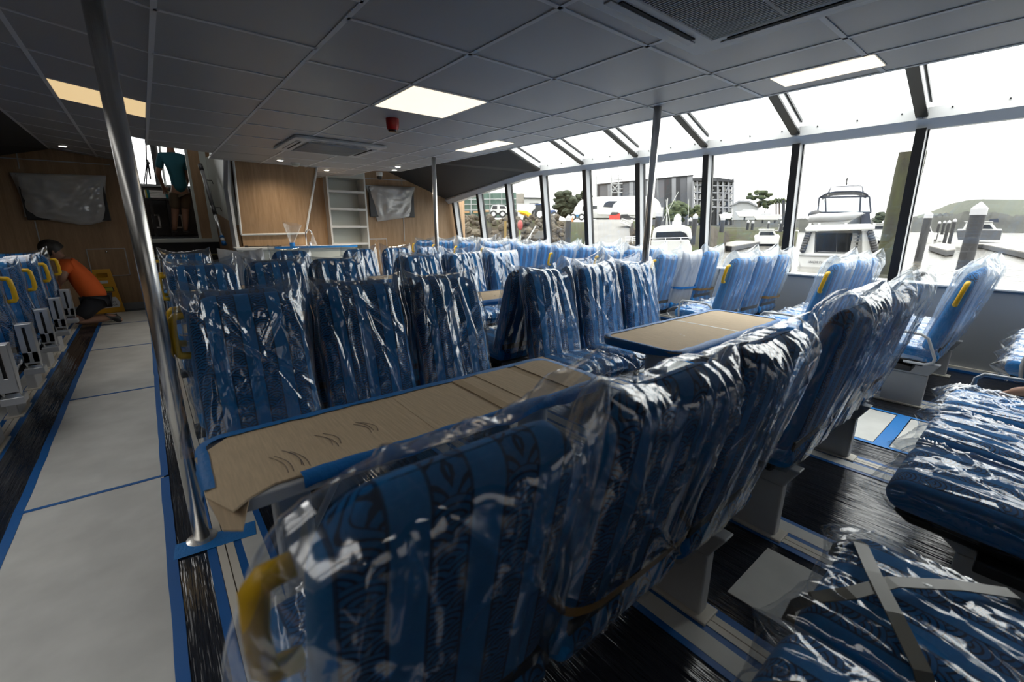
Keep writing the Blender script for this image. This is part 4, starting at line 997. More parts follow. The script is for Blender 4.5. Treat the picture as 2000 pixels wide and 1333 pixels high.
J['knl'] = V((-.82, y-.12, .075)); J['knr'] = V((-.86, y+.16, .075)); J['anl'] = V((-.47, y-.08, .075)); J['anr'] = V((-.50, y+.14, .08)); J['tol'] = V((-.41, y-.07, .035)); J['tor'] = V((-.44, y+.14, .035))
J['tol'] = V((-.40, y-.08, .03)); J['anl'].z = .10
person('kneeling person in an orange t-shirt bending over at the end of the left aisle', (-.62, y, 0), J, SKIND, ORANGE, NAVY, HAIR, SHOE, (-1, -.1, -.75), 1.15)
y = 9.75; FZ = 1.10
J = dict(pelvis=o(352, 374, y), waist=o(349, 352, y), chest=o(338, 316, y), neck=o(333, 294, y+.03), jaw=o(332, 286, y+.07), head=o(331, 277, y+.09), crown=o(331, 268, y+.09),
    shl=o(314, 306, y), shr=o(360, 310, y), ell=o(309, 340, y+.05), elr=o(367, 345, y+.05), wrl=o(318, 362, y+.18), wrr=o(362, 368, y+.22),
    hipl=o(342, 382, y), hipr=o(362, 382, y), knl=o(342, 418, y+.02), knr=o(362, 418, y+.02))
for s, x in (('l', 341), ('r', 363)):
    p = o(x, 450, y); J['an'+s] = V((p.x, y, FZ+.07)); J['to'+s] = V((p.x, y+.14, FZ+.035))
person('person in a teal polo shirt seen from behind in the doorway up the steps', (J['pelvis'].x, y, FZ), J, SKIND, TEAL, KHAKI, HAIR, SHOE, (0, 1, -.35))
bx, by = 3.50, .055
J = dict(pelvis=(bx, by-.10, .30), waist=(bx, by-.06, .46), chest=(bx, by, .66), neck=(bx, by+.02, .80), jaw=(bx, by+.03, .84), head=(bx, by+.03, .92), crown=(bx, by+.02, 1.0), shl=(bx-.17, by, .73), shr=(bx+.17, by, .73), ell=(bx-.15, by-.08, .52), elr=(bx+.21, by+.04, .5), wrl=(bx-.02, by+.06, .42), wrr=(bx+.14, by+.02, .34), hipl=(bx-.09, by-.10, .28), hipr=(bx+.09, by-.10, .28), knl=(bx-.12, by-.02, .06), knr=(bx+.12, by-.02, .06), anl=(bx-.10, by-.38, .08), anr=(bx+.10, by-.38, .08), tol=(bx-.1, by-.48, .04), tor=(bx+.1, by-.48, .04))
J = {k: V(v)+V((0, -.16, 0)) for k, v in J.items()}
person('crouching person in black, only a sliver showing at the right edge', (bx, by-.16, 0), J, SKIN, BLACKM, BLACKM, HAIRB, SHOE, (0, 1, -.3))
# ------------------------------------------------------------------ wheelhouse beyond the doorway
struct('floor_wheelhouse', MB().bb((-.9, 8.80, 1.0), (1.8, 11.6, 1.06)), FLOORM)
s1, s2, sb = on_y(240, 362, 11.3), on_y(380, 368, 11.3), on_y(300, 360, 11.3).z
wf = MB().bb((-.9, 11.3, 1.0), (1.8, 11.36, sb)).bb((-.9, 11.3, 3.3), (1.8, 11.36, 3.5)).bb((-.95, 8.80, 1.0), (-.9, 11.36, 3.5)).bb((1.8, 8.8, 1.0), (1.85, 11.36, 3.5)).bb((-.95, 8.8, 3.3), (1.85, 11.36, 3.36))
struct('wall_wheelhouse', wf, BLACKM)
a, b = on_y(300, 288, 11.3), on_y(312, 362, 11.3)
struct('trim_70', MB().tube([(a.x-.03, 11.28, 3.25), (a.x, 11.28, a.z), (b.x, 11.28, b.z)], .055, 4), BLACK, label='dark windscreen post')
struct('trim_71', MB().tube([(a.x+.09, 11.26, 3.25), (a.x+.09, 11.26, a.z), (b.x+.09, 11.26, b.z)], .02, 4), WHITE, label='pale inner edge of the windscreen post')
struct('window_80', MB().bb((-.9, 11.31, sb), (1.8, 11.318, 3.3)), GLASS, label='wheelhouse windscreen')
wi = thing('windscreen_wiper', 'dark wiper hanging across the wheelhouse windscreen', 'wiper', on_y(289, 318, 11.25))
c0 = wi.location
MB().tube([on_y(285, 262, 11.25)-c0, on_y(286, 318, 11.25)-c0], .012, 6).build('arm', BLACK, wi); MB().tube([on_y(287, 318, 11.25)-c0, on_y(281, 362, 11.25)-c0], .010, 6).tube([on_y(288, 318, 11.25)-c0, on_y(286, 362, 11.25)-c0], .010, 6).build('linkage', BLACK, wi); MB().tube([on_y(288, 312, 11.25)-c0, on_y(294, 350, 11.25)-c0], .016, 6).build('blade', BLACK, wi); MB().ball((0, 0, 0), .03, 10).build('joint', BLACK, wi, True)
cb = thing('console', 'black wheelhouse console with white square outlines, behind the standing person', 'console', (.35, 10.6, 1.06))
zt = on_y(300, 366, 10.5).z-1.06
MB().bb((-.75, -.15, 0), (.9, .6, zt)).build('cabinet', BLKPL, cb, bevel=.01)
MB().bb((-.77, -.18, zt), (.92, .62, zt+.035)).build('top', GREYP, cb, bevel=.005)
for px0, px1 in ((295, 316), (338, 360)):
    a, b = on_y(px0, 419, 10.44), on_y(px1, 446, 10.44); x0, x1, z0, z1 = a.x-.35, b.x-.35, b.z-1.06, a.z-1.06
    MB().bb((x0, -.165, z0), (x0+.025, -.15, z1)).bb((x1-.025, -.165, z0), (x1, -.15, z1)).bb((x0, -.165, z0), (x1, -.15, z0+.025)).bb((x0, -.165, z1-.025), (x1, -.15, z1)).build('white_frame', WHITE, cb)
a, b = on_y(281, 371, 10.0), on_y(334, 388, 10.0)
wb = thing('toolbox', 'white slatted box banded with teal and yellow tape, in the wheelhouse', 'box', ((a.x+b.x)/2, 10.1, b.z)); w2, h2 = (b.x-a.x)/2, a.z-b.z
m = MB()
for k in range(4): m.bb((-w2, -.1, h2*k/4+.004), (w2, .12, h2*(k+1)/4))
m.build('body', WHITE, wb)
for s in (-1, 1):
    MB().bb((s*w2*.72-.018, -.104, -.002), (s*w2*.72+.018, .124, h2+.003)).build('teal_band', pm('teal_tape', (.0, .16, .2), .5) if s < 0 else MATS['teal_tape'], wb)
    MB().bb((s*w2*.87-.01, -.104, -.002), (s*w2*.87+.01, .124, h2+.003)).build('yellow_band', pm('dull_yellow_tape', (.5, .45, .05), .5) if s < 0 else MATS['dull_yellow_tape'], wb)
stand = MB().bb((-w2*.8, -.05, 1.06-b.z), (-w2*.8+.04, .05, -.002)).bb((w2*.8-.04, -.05, 1.06-b.z), (w2*.8, .05, -.002)).bb((-w2, -.1, -.03), (w2, .12, -.002)); stand.build('stand', BLKPL, wb)
# ------------------------------------------------------------------ the marina outside
WZ = -.85
def mk_water():
    m, nt, out = new_mat('river_water')
    b = nd(nt, 'ShaderNodeBsdfPrincipled', i_Roughness=.06); b.inputs['Base Color'].default_value = (.10, .092, .075, 1); b.inputs['IOR'].default_value = 1.33; b.inputs['Specular IOR Level'].default_value = .3
    tc = nd(nt, 'ShaderNodeTexCoord'); mp = nd(nt, 'ShaderNodeMapping'); mp.inputs['Scale'].default_value = (1, 1, 1); lk(nt, tc.outputs['Object'], mp.inputs[0])
    n = nd(nt, 'ShaderNodeTexNoise', i_Scale=1.6, i_Detail=4., i_Roughness=.6); lk(nt, mp.outputs[0], n.inputs['Vector'])
    bp = nd(nt, 'ShaderNodeBump', i_Strength=.35, i_Distance=.25); lk(nt, n.outputs[0], bp.inputs['Height']); lk(nt, bp.outputs[0], b.inputs['Normal'])
    lk(nt, b.outputs[0], out.inputs[0]); return m
struct('water', MB().add([(-700, -500, WZ), (1300, -500, WZ), (1300, 1300, WZ), (-700, 1300, WZ)], [(0, 1, 2, 3)]), mk_water(), label='brown-grey river water')
struct('quay', MB().bb((-6.5, -8, -1), (-4.6, 14, 4.6)), pm('quay_wall', (.05, .05, .05), .9), label='unseen added wall blocking low light from port')  # out-of-view wall added to keep low daylight off the port windows
def bank_mat():
    m, nt, out = new_mat('grass_bank'); b = nd(nt, 'ShaderNodeBsdfPrincipled', i_Roughness=.95); b.inputs['Specular IOR Level'].default_value = .1
    tc = nd(nt, 'ShaderNodeTexCoord'); n = nd(nt, 'ShaderNodeTexNoise', i_Scale=.8, i_Detail=5.); lk(nt, tc.outputs['Object'], n.inputs['Vector'])
    g = nd(nt, 'ShaderNodeNewGeometry'); sx = nd(nt, 'ShaderNodeSeparateXYZ'); lk(nt, g.outputs['Normal'], sx.inputs[0])
    r = nd(nt, 'ShaderNodeMapRange'); r.inputs[1].default_value = .93; r.inputs[2].default_value = .99; lk(nt, mth(nt, 'ADD', sx.outputs[2], mth(nt, 'MULTIPLY', mth(nt, 'SUBTRACT', n.outputs[0], .5), .12)), r.inputs[0])
    r2 = nd(nt, 'ShaderNodeMapRange'); r2.inputs[1].default_value = .35; r2.inputs[2].default_value = .65; lk(nt, n.outputs[0], r2.inputs[0])
    lk(nt, mixc(nt, r.outputs[0], mixc(nt, r2.outputs[0], (.025, .02, .015), (.05, .042, .032)), mixc(nt, r2.outputs[0], (.04, .036, .022), (.034, .040, .014))), b.inputs['Base Color'])
    lk(nt, b.outputs[0], out.inputs[0]); return m
class Fr:
    """a local frame standing R metres off, square to the line of sight through pixel column px"""
    def __init__(s, px, R, z=None):
        p = at(px, 445, R); s.n = V((p.x, p.y, 0)).normalized(); s.r = V((s.n.y, -s.n.x, 0)); s.o = V((p.x, p.y, WZ if z is None else z)); s.R = R
    def p(s, px, py, y=0.):
        d = ray(px, py); t = (s.R+y)/(d.x*s.n.x+d.y*s.n.y); w = V((d.x*t, d.y*t, EYE+d.z*t))-s.o
        return V((w.dot(s.r), y, w.z))
    def thing(s, name, lab, cat, group=None): return thing(name, lab, cat, s.o, atan2(s.r.y, s.r.x), group)
    def bx(s, mb, x0, y0, x1, y1, d0, d1):
        a, b = s.p(x0, y0), s.p(x1, y1); return mb.bb((min(a.x, b.x), d0, min(a.z, b.z)), (max(a.x, b.x), d1, max(a.z, b.z)))
    def poly(s, mb, pts, d0, d1):
        P = [s.p(*q_) for q_ in pts]; return mb.prism([(p.x, d0, p.z) for p in P], (0, d1-d0, 0))
GEL = pm('white_gelcoat', (.44, .44, .43), .3); GELS = pm('grey_white_gelcoat', (.28, .285, .29), .35)
NAVYM = pm('navy_canvas', (.015, .02, .035), .7); DGLASS = pm('dark_boat_glass', (.012, .014, .017), .12)
PILE = pm('black_pile_sleeve', (.014, .014, .016), .6); PCAP = pm('white_pile_cap', (.34, .34, .355), .45)
STN = pm('stainless_tube', (.6, .6, .62), .25, .9); GRASS = bank_mat()
MUD = pm('muddy_bank', (.12, .10, .07), .95, noise_s=.9, noise_a=.6, bump=.8, bump_s=3)
CONC = pm('concrete_ramp', (.135, .13, .122), .9, noise_s=.4, noise_a=.25)
LEAF = pm('dark_foliage', (.030, .040, .020), .95, noise_s=3, noise_a=.6); LEAF2 = pm('mid_green_foliage', (.05, .065, .025), .95, noise_s=2, noise_a=.5); BARK = pm('bark', (.08, .06, .045), .9)
# ground: bank with a boat ramp
def land(R, px):
    top = 1.9 if px < 1245 else 1.5
    return top
gb = MB()
cols = list(range(840, 1570, 18)); rows = [36, 40, 44, 48, 52, 58, 70, 110, 240]
def gz(px, R):
    f = 37 if px < 1100 else 40 if px < 1230 else 38 if px < 1420 else 60
    tp = 2.0 if px < 1110 else 1.9 if px < 1250 else 1.4 if px < 1400 else .8
    k = max(0, min(1, (R-f)/(11 if px < 1100 or px > 1230 else 17))); k = k*k*(3-2*k) if px < 1100 else k
    return WZ-.6+(tp-WZ+.6)*k+(.25*noise.noise(V((px*.05, R*.3, 0))) if 0 < k < 1 else .06*noise.noise(V((px*.1, R*.2, 3))))+ (R-58)*.004*(R > 58)
gb.grid(lambda u, v: (lambda px, R: V((at(px, 445, R).x, at(px, 445, R).y, gz(px, R))))(840+u*720, 36*(240/36)**v), 60, 30)
struct('ground', gb, GRASS, smooth='auto', label='grassy river bank and yard')
rp = MB(); rr_ = lambda px, R, dz: V((at(px, 445, R).x, at(px, 445, R).y, dz))
def rampz(R): return WZ-.4+(2.05-WZ+.4)*max(0, min(1, (R-36)/20))
rp.grid(lambda u, v: rr_(1128+(8+34*v)*(1-u)+u*(1262-40*(1-v)-1128), 34+38*v, rampz(34+38*v)+.12), 8, 14)
rampo = struct('boat_ramp', rp, CONC, label='pale concrete boat ramp running down to the water')
solid = rampo.modifiers.new('thickness', 'SOLIDIFY'); solid.thickness = .3; solid.offset = -1
# riprap: single rocks
rk = random.Random(12); ROCKS = []
for i in range(6):
    m = MB().ball((0, 0, 0), 1., 10, (1, rk.uniform(.7, 1.), rk.uniform(.55, .8)))
    m.v = [tuple(V(p)*(1+.35*noise.noise(V(p)*1.7+V((i*7, 0, 0))))) for p in m.v]
    ROCKS.append(m.mesh('rock', pm('basalt_rock_%d' % i, [(.066, .052, .034), (.085, .068, .046), (.048, .038, .026), (.10, .082, .056), (.066, .055, .04), (.056, .041, .025)][i], .9, noise_s=2.5, noise_a=.5), False))
def rock(px, R, r, lab, grp):
    p = at(px, 445, R); o = bpy.data.objects.new('rock', ROCKS[rk.randrange(6)]); COL.objects.link(o)
    o.location = (p.x, p.y, gz(px, R)+r*.2); o.rotation_euler = (rk.uniform(0, 6), rk.uniform(0, 6), rk.uniform(0, 6)); o.scale = (r,)*3
    tag(o, lab, 'rock', grp)
for i in range(235): rock(rk.uniform(862, 1104), rk.uniform(38.0, 48.), rk.uniform(.24, .5), 'brown rock of the stone bank left of the boat ramp', 'rocks on the left bank')
for i in range(45): rock(rk.uniform(1236, 1300), rk.uniform(41, 47), rk.uniform(.22, .45), 'muddy rock of the bank right of the boat ramp', 'rocks on the right bank')
# piles with white conical caps
def pile(px, ytop, wpx, lab, lean=0, dia=.42):
    R = dia/(abs((ray(px+wpx/2, 445).normalized()-ray(px-wpx/2, 445).normalized()).length)); p = at(px, ytop, R)
    t = thing('pile', lab, 'pile', (p.x, p.y, WZ-.4), 0, 'dark piles with white caps'); h = p.z-WZ+.4; r = dia/2
    MB().lathe((0, 0, 0), [(r, 0), (r, h-dia*1.02)], 18).build('sleeve', PILE, t, 'auto')
    MB().lathe((0, 0, 0), [(r*1.06, h-dia*1.1), (r*1.06, h-dia*.55), (.01, h)], 18).build('cap', PCAP, t, 'auto')
for a in ((1917, 394, 33, 'biggest capped pile, close outside the rightmost window'), (1816, 412, 17, 'second biggest capped pile, just right of the mossy post'), (1111, 419, 11, 'capped pile standing in front of the boat ramp'), (1288, 409, 13, 'capped pile half hidden behind the steel pole'), (1359, 417, 10, 'capped pile right of the near white cruiser'), (1349, 425, 7, 'small capped pile close behind the near white cruiser'),
    (1413, 421, 9, 'capped pile left of the pontoon'), (1462, 430, 5.5, 'left one of two slim piles on the pontoon'), (1471, 431, 5.5, 'right one of two slim piles on the pontoon'), (1528, 430, 7, 'left one of two piles right of the small launch'), (1541, 429, 6, 'right one of two piles right of the small launch'), (1502, 432, 4.5, 'tiny far pile behind the small launch'),
    (1727, 430, 7, 'left one of two piles between the big boat and the mossy post'), (1737, 428, 8, 'right one of two piles between the big boat and the mossy post'), (1836, 432, 6, 'first of four slim piles on the right-hand pontoon'), (1846, 431, 6, 'second of four slim piles on the right-hand pontoon'), (1855, 430, 7.5, 'third of four slim piles on the right-hand pontoon'), (1866, 427, 8, 'fourth of four slim piles on the right-hand pontoon'), (1806, 436, 4.5, 'tiny far pile peeping left of the second biggest pile')): pile(*a)
mp_ = at(1783, 297, 14.5)
MOSS = pm('mossy_timber', (.040, .043, .018), .95, noise_s=3.5, noise_a=.55, col2=(.026, .024, .016), bump=.8, bump_s=9, stretch=(1, 1, .35))
mt = MB().grid(lambda u, v: V(((.245+.02*noise.noise(V((u*6, v*7, 2))))*sgp(cos(2*pi*u), .75), (.245+.02*noise.noise(V((u*6, v*7, 8))))*sgp(sin(2*pi*u), .75), (mp_.z-WZ+1)*v+.03*noise.noise(V((u*5, 1, 1)))*(v > .9))), 28, 24, cu=True)
mt.f.append(tuple(24*28+k for k in range(28)))
tag(mt.build('mooring_post', MOSS, None, 'auto', org=None), 'thick mossy wooden post close outside, behind a black window bar', 'post'); bpy.data.objects['mooring_post'].location = (mp_.x, mp_.y, WZ-1)
# the big motor yacht, stern on
f = Fr(1640, 30); t = f.thing('motor_yacht', 'big white motor yacht moored stern-on with an inflatable on its flybridge', 'boat')
P = f.p
hull = MB(); secs = []
for y_, k in ((0, 1.), (3, 1.04), (8, 1.0), (12, .55), (14, .03)):
    xl, xr = P(1560, 500).x*k, P(1719, 500).x*k; zt = P(1640, 497).z+y_*.03
    secs.append([V((xl*.82, y_, -.3)), V((xl, y_, .35)), V((xl*1.02, y_, zt)), V((xr*1.02, y_, zt)), V((xr, y_, .35)), V((xr*.82, y_, -.3))])
vs = [p for s in secs for p in s]; n_ = 6
hull.add(vs, [(i*n_+k, i*n_+(k+1) % n_, (i+1)*n_+(k+1) % n_, (i+1)*n_+k) for i in range(4) for k in range(n_)]+[tuple(range(5, -1, -1)), tuple(24+k for k in range(6))]).build('hull', GEL, t, bevel=.05)
f.bx(MB(), 1560, 499, 1716, 502, -.10, .02).build('rubbing_strake', GELS, t)
f.bx(MB(), 1562, 541, 1716, 545, -1.2, 0).build('swim_platform', GEL, t, bevel=.02)
cab = MB(); f.poly(cab, [(1588, 498), (1592, 453), (1685, 450), (1686, 498)], 1.2, 8); cab.build('cabin', GEL, t, bevel=.04)
for a in ([(1566, 499), (1575, 470), (1582, 452), (1592, 452), (1589, 499)], [(1714, 499), (1708, 475), (1700, 452), (1684, 452), (1684, 499)]):
    f.poly(MB(), a, .1, 1.3).build('side_coaming', GEL, t, bevel=.03)
f.poly(MB(), [(1591, 495), (1594, 456), (1634, 456), (1633, 495)], 1.12, 1.2).build('saloon_door', DGLASS, t); f.poly(MB(), [(1634.5, 495), (1635, 456), (1665, 456), (1665, 495)], 1.12, 1.2).build('saloon_door', DGLASS, t)
f.bx(MB(), 1596, 493, 1660, 494.5, .9, .95).build('rail', STN, t)
ld = MB()
for k in range(6): f.bx(ld, 1668, 459+7.*k, 1682, 461+7.*k, .95, 1.12)
f.bx(ld, 1667, 456, 1668.5, 498, .95, 1.12); f.bx(ld, 1682, 456, 1683.5, 498, .95, 1.12); ld.build('ladder', GEL, t)
f.poly(MB(), [(1572, 447), (1580, 440), (1700, 437), (1709, 444), (1708, 449), (1574, 453)], -.2, 5).build('flybridge_deck', GEL, t, bevel=.05)
rl = MB(); f.bx(rl, 1577, 441, 1706, 443, -.1, 0)
for x in (1580, 1598, 1650, 1705): f.bx(rl, x, 436, x+3, 448, -.08, .02)
rl.build('deck_rail', GEL, t)
f.poly(MB(), [(1684, 418), (1700, 416), (1702, 441), (1683, 441)], .5, 3.5).build('canvas_side', NAVYM, t)
f.poly(MB(), [(1598, 438), (1600, 417), (1684, 417), (1683, 438)], 2.2, 3.2).build('helm_bulkhead', GELS, t)
cy = MB(); a, b = P(1602, 384, 1.), P(1697, 381, 1.)
cy.grid(lambda u, v: V((a.x+(b.x-a.x)*u, .9+2.8*v, a.z+.28*(1-(2*u-1)**4)*.9+.06*sin(pi*v))), 16, 6); o_ = cy.build('bimini_top', NAVYM, t, True); o_.modifiers.new('t', 'SOLIDIFY').thickness = .07
cl_ = glass('clear_canopy_window', (.72, .75, .76), .06)
f.poly(MB(), [(1600, 386), (1698, 384), (1701, 416), (1598, 416)], 1.0, 1.02).build('canopy_window', cl_, t)
fm = MB(); 
for q_ in (((1600, 386), (1597, 416)), ((1681, 385), (1679, 416)), ((1698, 384), (1701, 416)), ((1612, 387), (1613, 414))): fm.tube([P(*q_[0], .98), P(*q_[1], .98)], .045, 6)
fm.tube([P(1600, 386, .98), P(1698, 384, .98)], .05, 6).tube([P(1598, 415.5, .98), P(1701, 415.5, .98)], .06, 6); fm.build('canopy_frame', NAVYM, t)
ar = MB().tube([P(1616, 382, 2), P(1622, 366, 2), P(1628, 364.5, 2), P(1678, 362, 2), P(1685, 364, 2), P(1687, 381, 2)], .05, 8)
ar.build('radar_arch', STN, t, True)
MB().tube([P(1653, 364, 2), P(1654, 350, 2)], .035, 6).tube([P(1648, 359, 2), P(1660, 359, 2)], .015, 6).ball(P(1654.5, 350.5, 2), .07, 8, (.6, .6, 1.6)).build('antenna', BLKPL, t, True)
for sx, xs_ in ((-1, [(1579, 455), (1568, 489)]), (1, [(1700, 455), (1709, 489)])):
    fd_ = MB()
    for k in range(8): fd_.ball(P(xs_[0][0]+(xs_[1][0]-xs_[0][0])*k/7, xs_[0][1]+(xs_[1][1]-xs_[0][1])*k/7, -.05), .16, 10)
    fd_.build('fender_row', BLKPL, t, True)
MB().tube([P(1712, 462, -.1), P(1718, 464, -.1), P(1720, 475, -.1), P(1717, 486, -.1)], .03, 6).tube([P(1707, 462, -.1), P(1712, 461, -.1)], .03, 6).build('stern_rail', GEL, t, True)
c = P(1602, 513, -.03); w_ = P(1626, 513).x-P(1578, 513).x
lt = text_obj('WORTH THE', .34, BLKPL, (c.x, -.06, c.z), Matrix.Rotation(pi/2, 3, 'X'), t, ext=.005, shear=.2); xs_ = [v.co.x for v in lt.data.vertices]; lt.scale = (w_/(max(xs_)-min(xs_)),)*2+(1,)
for x, y_ in ((1565, 522), (1581, 526), (1596, 526)): MB().lathe(P(x, y_, -.06), [(.06, -.01), (.06, .02)], 10, 'y').build('outlet', GELS, t)
d = Fr(1632, 29.9); dg = d.thing('inflatable_dinghy', 'pale inflatable dinghy resting on the rear deck of the big motor yacht', 'dinghy')
dm = MB().tube([d.p(1581, 434, .3), d.p(1584, 427, .25), d.p(1600, 425, .2), d.p(1640, 424, .2), d.p(1668, 421, .25), d.p(1684, 418, .5)], [.10, .20, .22, .22, .20, .06], 12)
dm.tube([d.p(1581, 434, 1.2), d.p(1600, 426, 1.3), d.p(1650, 425, 1.3), d.p(1684, 418, .7)], [.14, .2, .2, .08], 12); dm.build('tube', GELS, dg, True)
d.poly(MB(), [(1585, 431), (1668, 428), (1655, 437), (1590, 441)], .3, 1.2).build('hull', GEL, dg, bevel=.03)
MB().ball(d.p(1592, 419, .5), .26, 12, (1.3, 1, .9)).build('outboard', BLKPL, dg, True)
# other boats
def launch(cx, R, x0, x1, yk, yd, yr, lab, wins=True, hullm=None, depth=6.):
    f = Fr(cx, R); t = f.thing('motor_boat', lab, 'boat'); w = x1-x0
    h = MB(); A = [f.p(x0+.03*w, yk), f.p(x0, yd), f.p(x1, yd), f.p(x1-.05*w, yk)]
    vs = []
    for y_, k in ((0, 1), (depth*.6, 1.), (depth, .1)):
        m_ = (A[1].x+A[2].x)/2
        for p in A: vs.append(V((m_+(p.x-m_)*k, y_, p.z+(.25*y_/depth if p.z > .3 else 0))))
    h.add(vs, [(i*4+k, i*4+(k+1) % 4, (i+1)*4+(k+1) % 4, (i+1)*4+k) for i in range(2) for k in range(4)]+[(3, 2, 1, 0), (8, 9, 10, 11)]).build('hull', hullm or GEL, t, bevel=.05)
    f.poly(MB(), [(x0+.12*w, yd), (x0+.22*w, yr), (x1-.24*w, yr), (x1-.1*w, yd)], .4, depth*.6).build('cabin', GEL, t, bevel=.05)
    if wins: f.poly(MB(), [(x0+.20*w, yd-.18*(yd-yr)), (x0+.25*w, yr+.3*(yd-yr)), (x1-.28*w, yr+.3*(yd-yr)), (x1-.2*w, yd-.18*(yd-yr))], .34, .4).build('window', DGLASS, t)
    f.poly(MB(), [(x0+.18*w, yr), (x0+.16*w, yr-1.2), (x1-.2*w, yr-1.2), (x1-.2*w, yr)], .2, depth*.62).build('roof', GEL, t, bevel=.02)
    return t, f
launch(1497, 62, 1473, 1523, 477, 462, 449, 'small white launch with blue windows moored beyond the pontoon')
launch(1543, 75, 1512, 1560, 462, 452, 440, 'white cabin boat half hidden behind the small launch')
launch(1832, 95, 1803, 1822, 478, 455, 442, 'slice of a white boat beside the second biggest pile')
t, f = launch(1925, 80, 1868, 1958, 469, 450, 434, 'grey cabin cruiser beyond the right-hand pontoon', hullm=pm('grey_hull', (.045, .047, .052), .4))
f.poly(MB(), [(1931, 434), (1933, 428), (1950, 427), (1951, 434)], .5, 2).build('upper_helm', NAVYM, t)
launch(1722, 85, 1700, 1735, 470, 450, 438, 'white boat just right of the big motor yacht, half hidden')
# near white cruiser with radar dome
f = Fr(1322, 26); t = f.thing('motor_cruiser', 'white cruiser with a radar dome, just left of a black window bar', 'boat'); P = f.p
f.poly(MB(), [(1270, 500), (1272, 470), (1345, 468), (1352, 485), (1350, 500)], 0, 3.2).build('hull', GEL, t, bevel=.06)
f.poly(MB(), [(1272, 470), (1276, 447), (1290, 441), (1335, 440), (1349, 444), (1353, 468)], .2, 3.0).build('cabin', GEL, t, bevel=.12)
f.poly(MB(), [(1280, 466), (1282, 454), (1330, 452), (1340, 456), (1346, 468)], .12, .2).build('window', DGLASS, t)
MB().tube([P(1262, 476, -.1), P(1262, 466, -.1), P(1350, 464, -.1)], .02, 6).tube([P(1300, 464, -.1), P(1300, 475, -.1)], .016, 6).tube([P(1330, 464, -.1), P(1330, 475, -.1)], .016, 6).build('guard_rail', STN, t, True)
MB().lathe(P(1323, 433, 1.2), [(.16, 0), (.20, .06), (.19, .22), (.12, .36), (.02, .42)], 16).build('radar_dome', GEL, t, 'auto')
f.bx(MB(), 1313, 432, 1331, 440, .9, 1.5).build('radar_mount', GEL, t, bevel=.02)
MB().tube([P(1344, 440, 1), P(1345, 389, 1)], .012, 5).tube([P(1304, 440, 1), P(1301, 390, 1)], .012, 5).build('aerial', GEL, t)
# vehicles
TYRE = pm('tyre', (.02, .02, .021), .8); HUB = pm('wheel_hub', (.55, .55, .55), .4)
def wheel(f, t, px, py, r, y=0., mat=None):
    w = thing('tmp', None, None); bpy.data.objects.remove(w)
    c = f.p(px, py, y); o = MB().lathe((c.x, y, c.z), [(r*.6, -.12), (r, -.11), (r, .11), (r*.6, .12)], 18, 'y').build('wheel', TYRE, t, 'auto')
    MB().lathe((c.x, y, c.z), [(r*.55, -.13), (r*.5, -.135)], 14, 'y').build('hub', mat or HUB, o)
f = Fr(976, 60); t = f.thing('pickup_truck', 'white four-wheel-drive with a canopy parked on top of the stone bank', 'car')
f.poly(MB(), [(958, 417), (958.5, 410), (961, 401.5), (974, 400.5), (986, 401.5), (994, 409), (1003, 411), (1004, 417)], 0, 1.9).build('body', GEL, t, bevel=.06)
f.poly(MB(), [(960.5, 409), (962.5, 402.8), (971, 402.5), (971, 409)], -.02, 0).build('rear_window', DGLASS, t); f.poly(MB(), [(976, 408), (976, 403), (985, 403.2), (989, 408)], -.02, 0).build('side_window', DGLASS, t)
f.bx(MB(), 958, 416, 1004, 419, .1, 1.8).build('chassis', BLKPL, t)
for px in (981.5, 964, 999): wheel(f, t, px, 418.5, .46, .05)
f = Fr(1066, 58); t = f.thing('tractor', 'blue tractor with white wheel hubs on the bank above the boat ramp', 'tractor'); BLU = pm('tractor_blue', (.015, .05, .16), .4)
f.poly(MB(), [(1058, 420), (1058, 411), (1084, 410), (1088, 416), (1087, 421)], .3, 1.3).build('bonnet', BLU, t, bevel=.05)
f.poly(MB(), [(1044, 416), (1046, 400), (1061, 400), (1063, 412), (1062, 417)], .2, 1.5).build('cab_glass', DGLASS, t)
f.poly(MB(), [(1044, 400.5), (1046, 398.2), (1061, 398.2), (1063, 400.5)], .1, 1.6).build('cab_roof', BLU, t, bevel=.03)
f.poly(MB(), [(1042, 413), (1050, 410), (1060, 411), (1063, 417)], -.1, .3).build('mudguard', BLU, t, bevel=.03)
wheel(f, t, 1055, 419, .78, .0); wheel(f, t, 1083, 422.5, .55, .0); wheel(f, t, 1047, 418, .6, 1.5)
f = Fr(1027, 60); t = f.thing('digger_arm', 'yellow folded loader arm lying beside the blue tractor', 'machine')
f.poly(MB(), [(1009, 413), (1013, 411), (1030, 413), (1043, 422), (1041, 425), (1026, 418)], 0, .5).build('boom', YELLOW, t, bevel=.03); f.poly(MB(), [(1012, 416), (1020, 414.5), (1036, 423), (1030, 424)], .6, 1.).build('link', YELLOW, t, bevel=.03); f.bx(MB(), 1004, 414, 1011, 423, -.1, .8).build('bucket', BLKPL, t, bevel=.05)
f = Fr(1133, 75); t = f.thing('boat_mover', 'white and blue boat transporter in front of the white arched shed', 'truck')
f.bx(MB(), 1113, 420, 1152, 425, 0, 2).build('chassis', pm('mover_blue', (.03, .16, .32), .5), t); f.poly(MB(), [(1120, 420), (1122, 413), (1148, 412), (1150, 420)], .2, 1.8).build('body', GEL, t, bevel=.05); f.bx(MB(), 1138, 404, 1150, 412, .3, 1.7).build('cab', DGLASS, t)
for px in (1119, 1136, 1148): wheel(f, t, px, 424.5, .55, -.05)
f = Fr(1200, 62); t = f.thing('skip_bin', 'red skip bin with a sloping dark lid beside the ramp', 'bin')
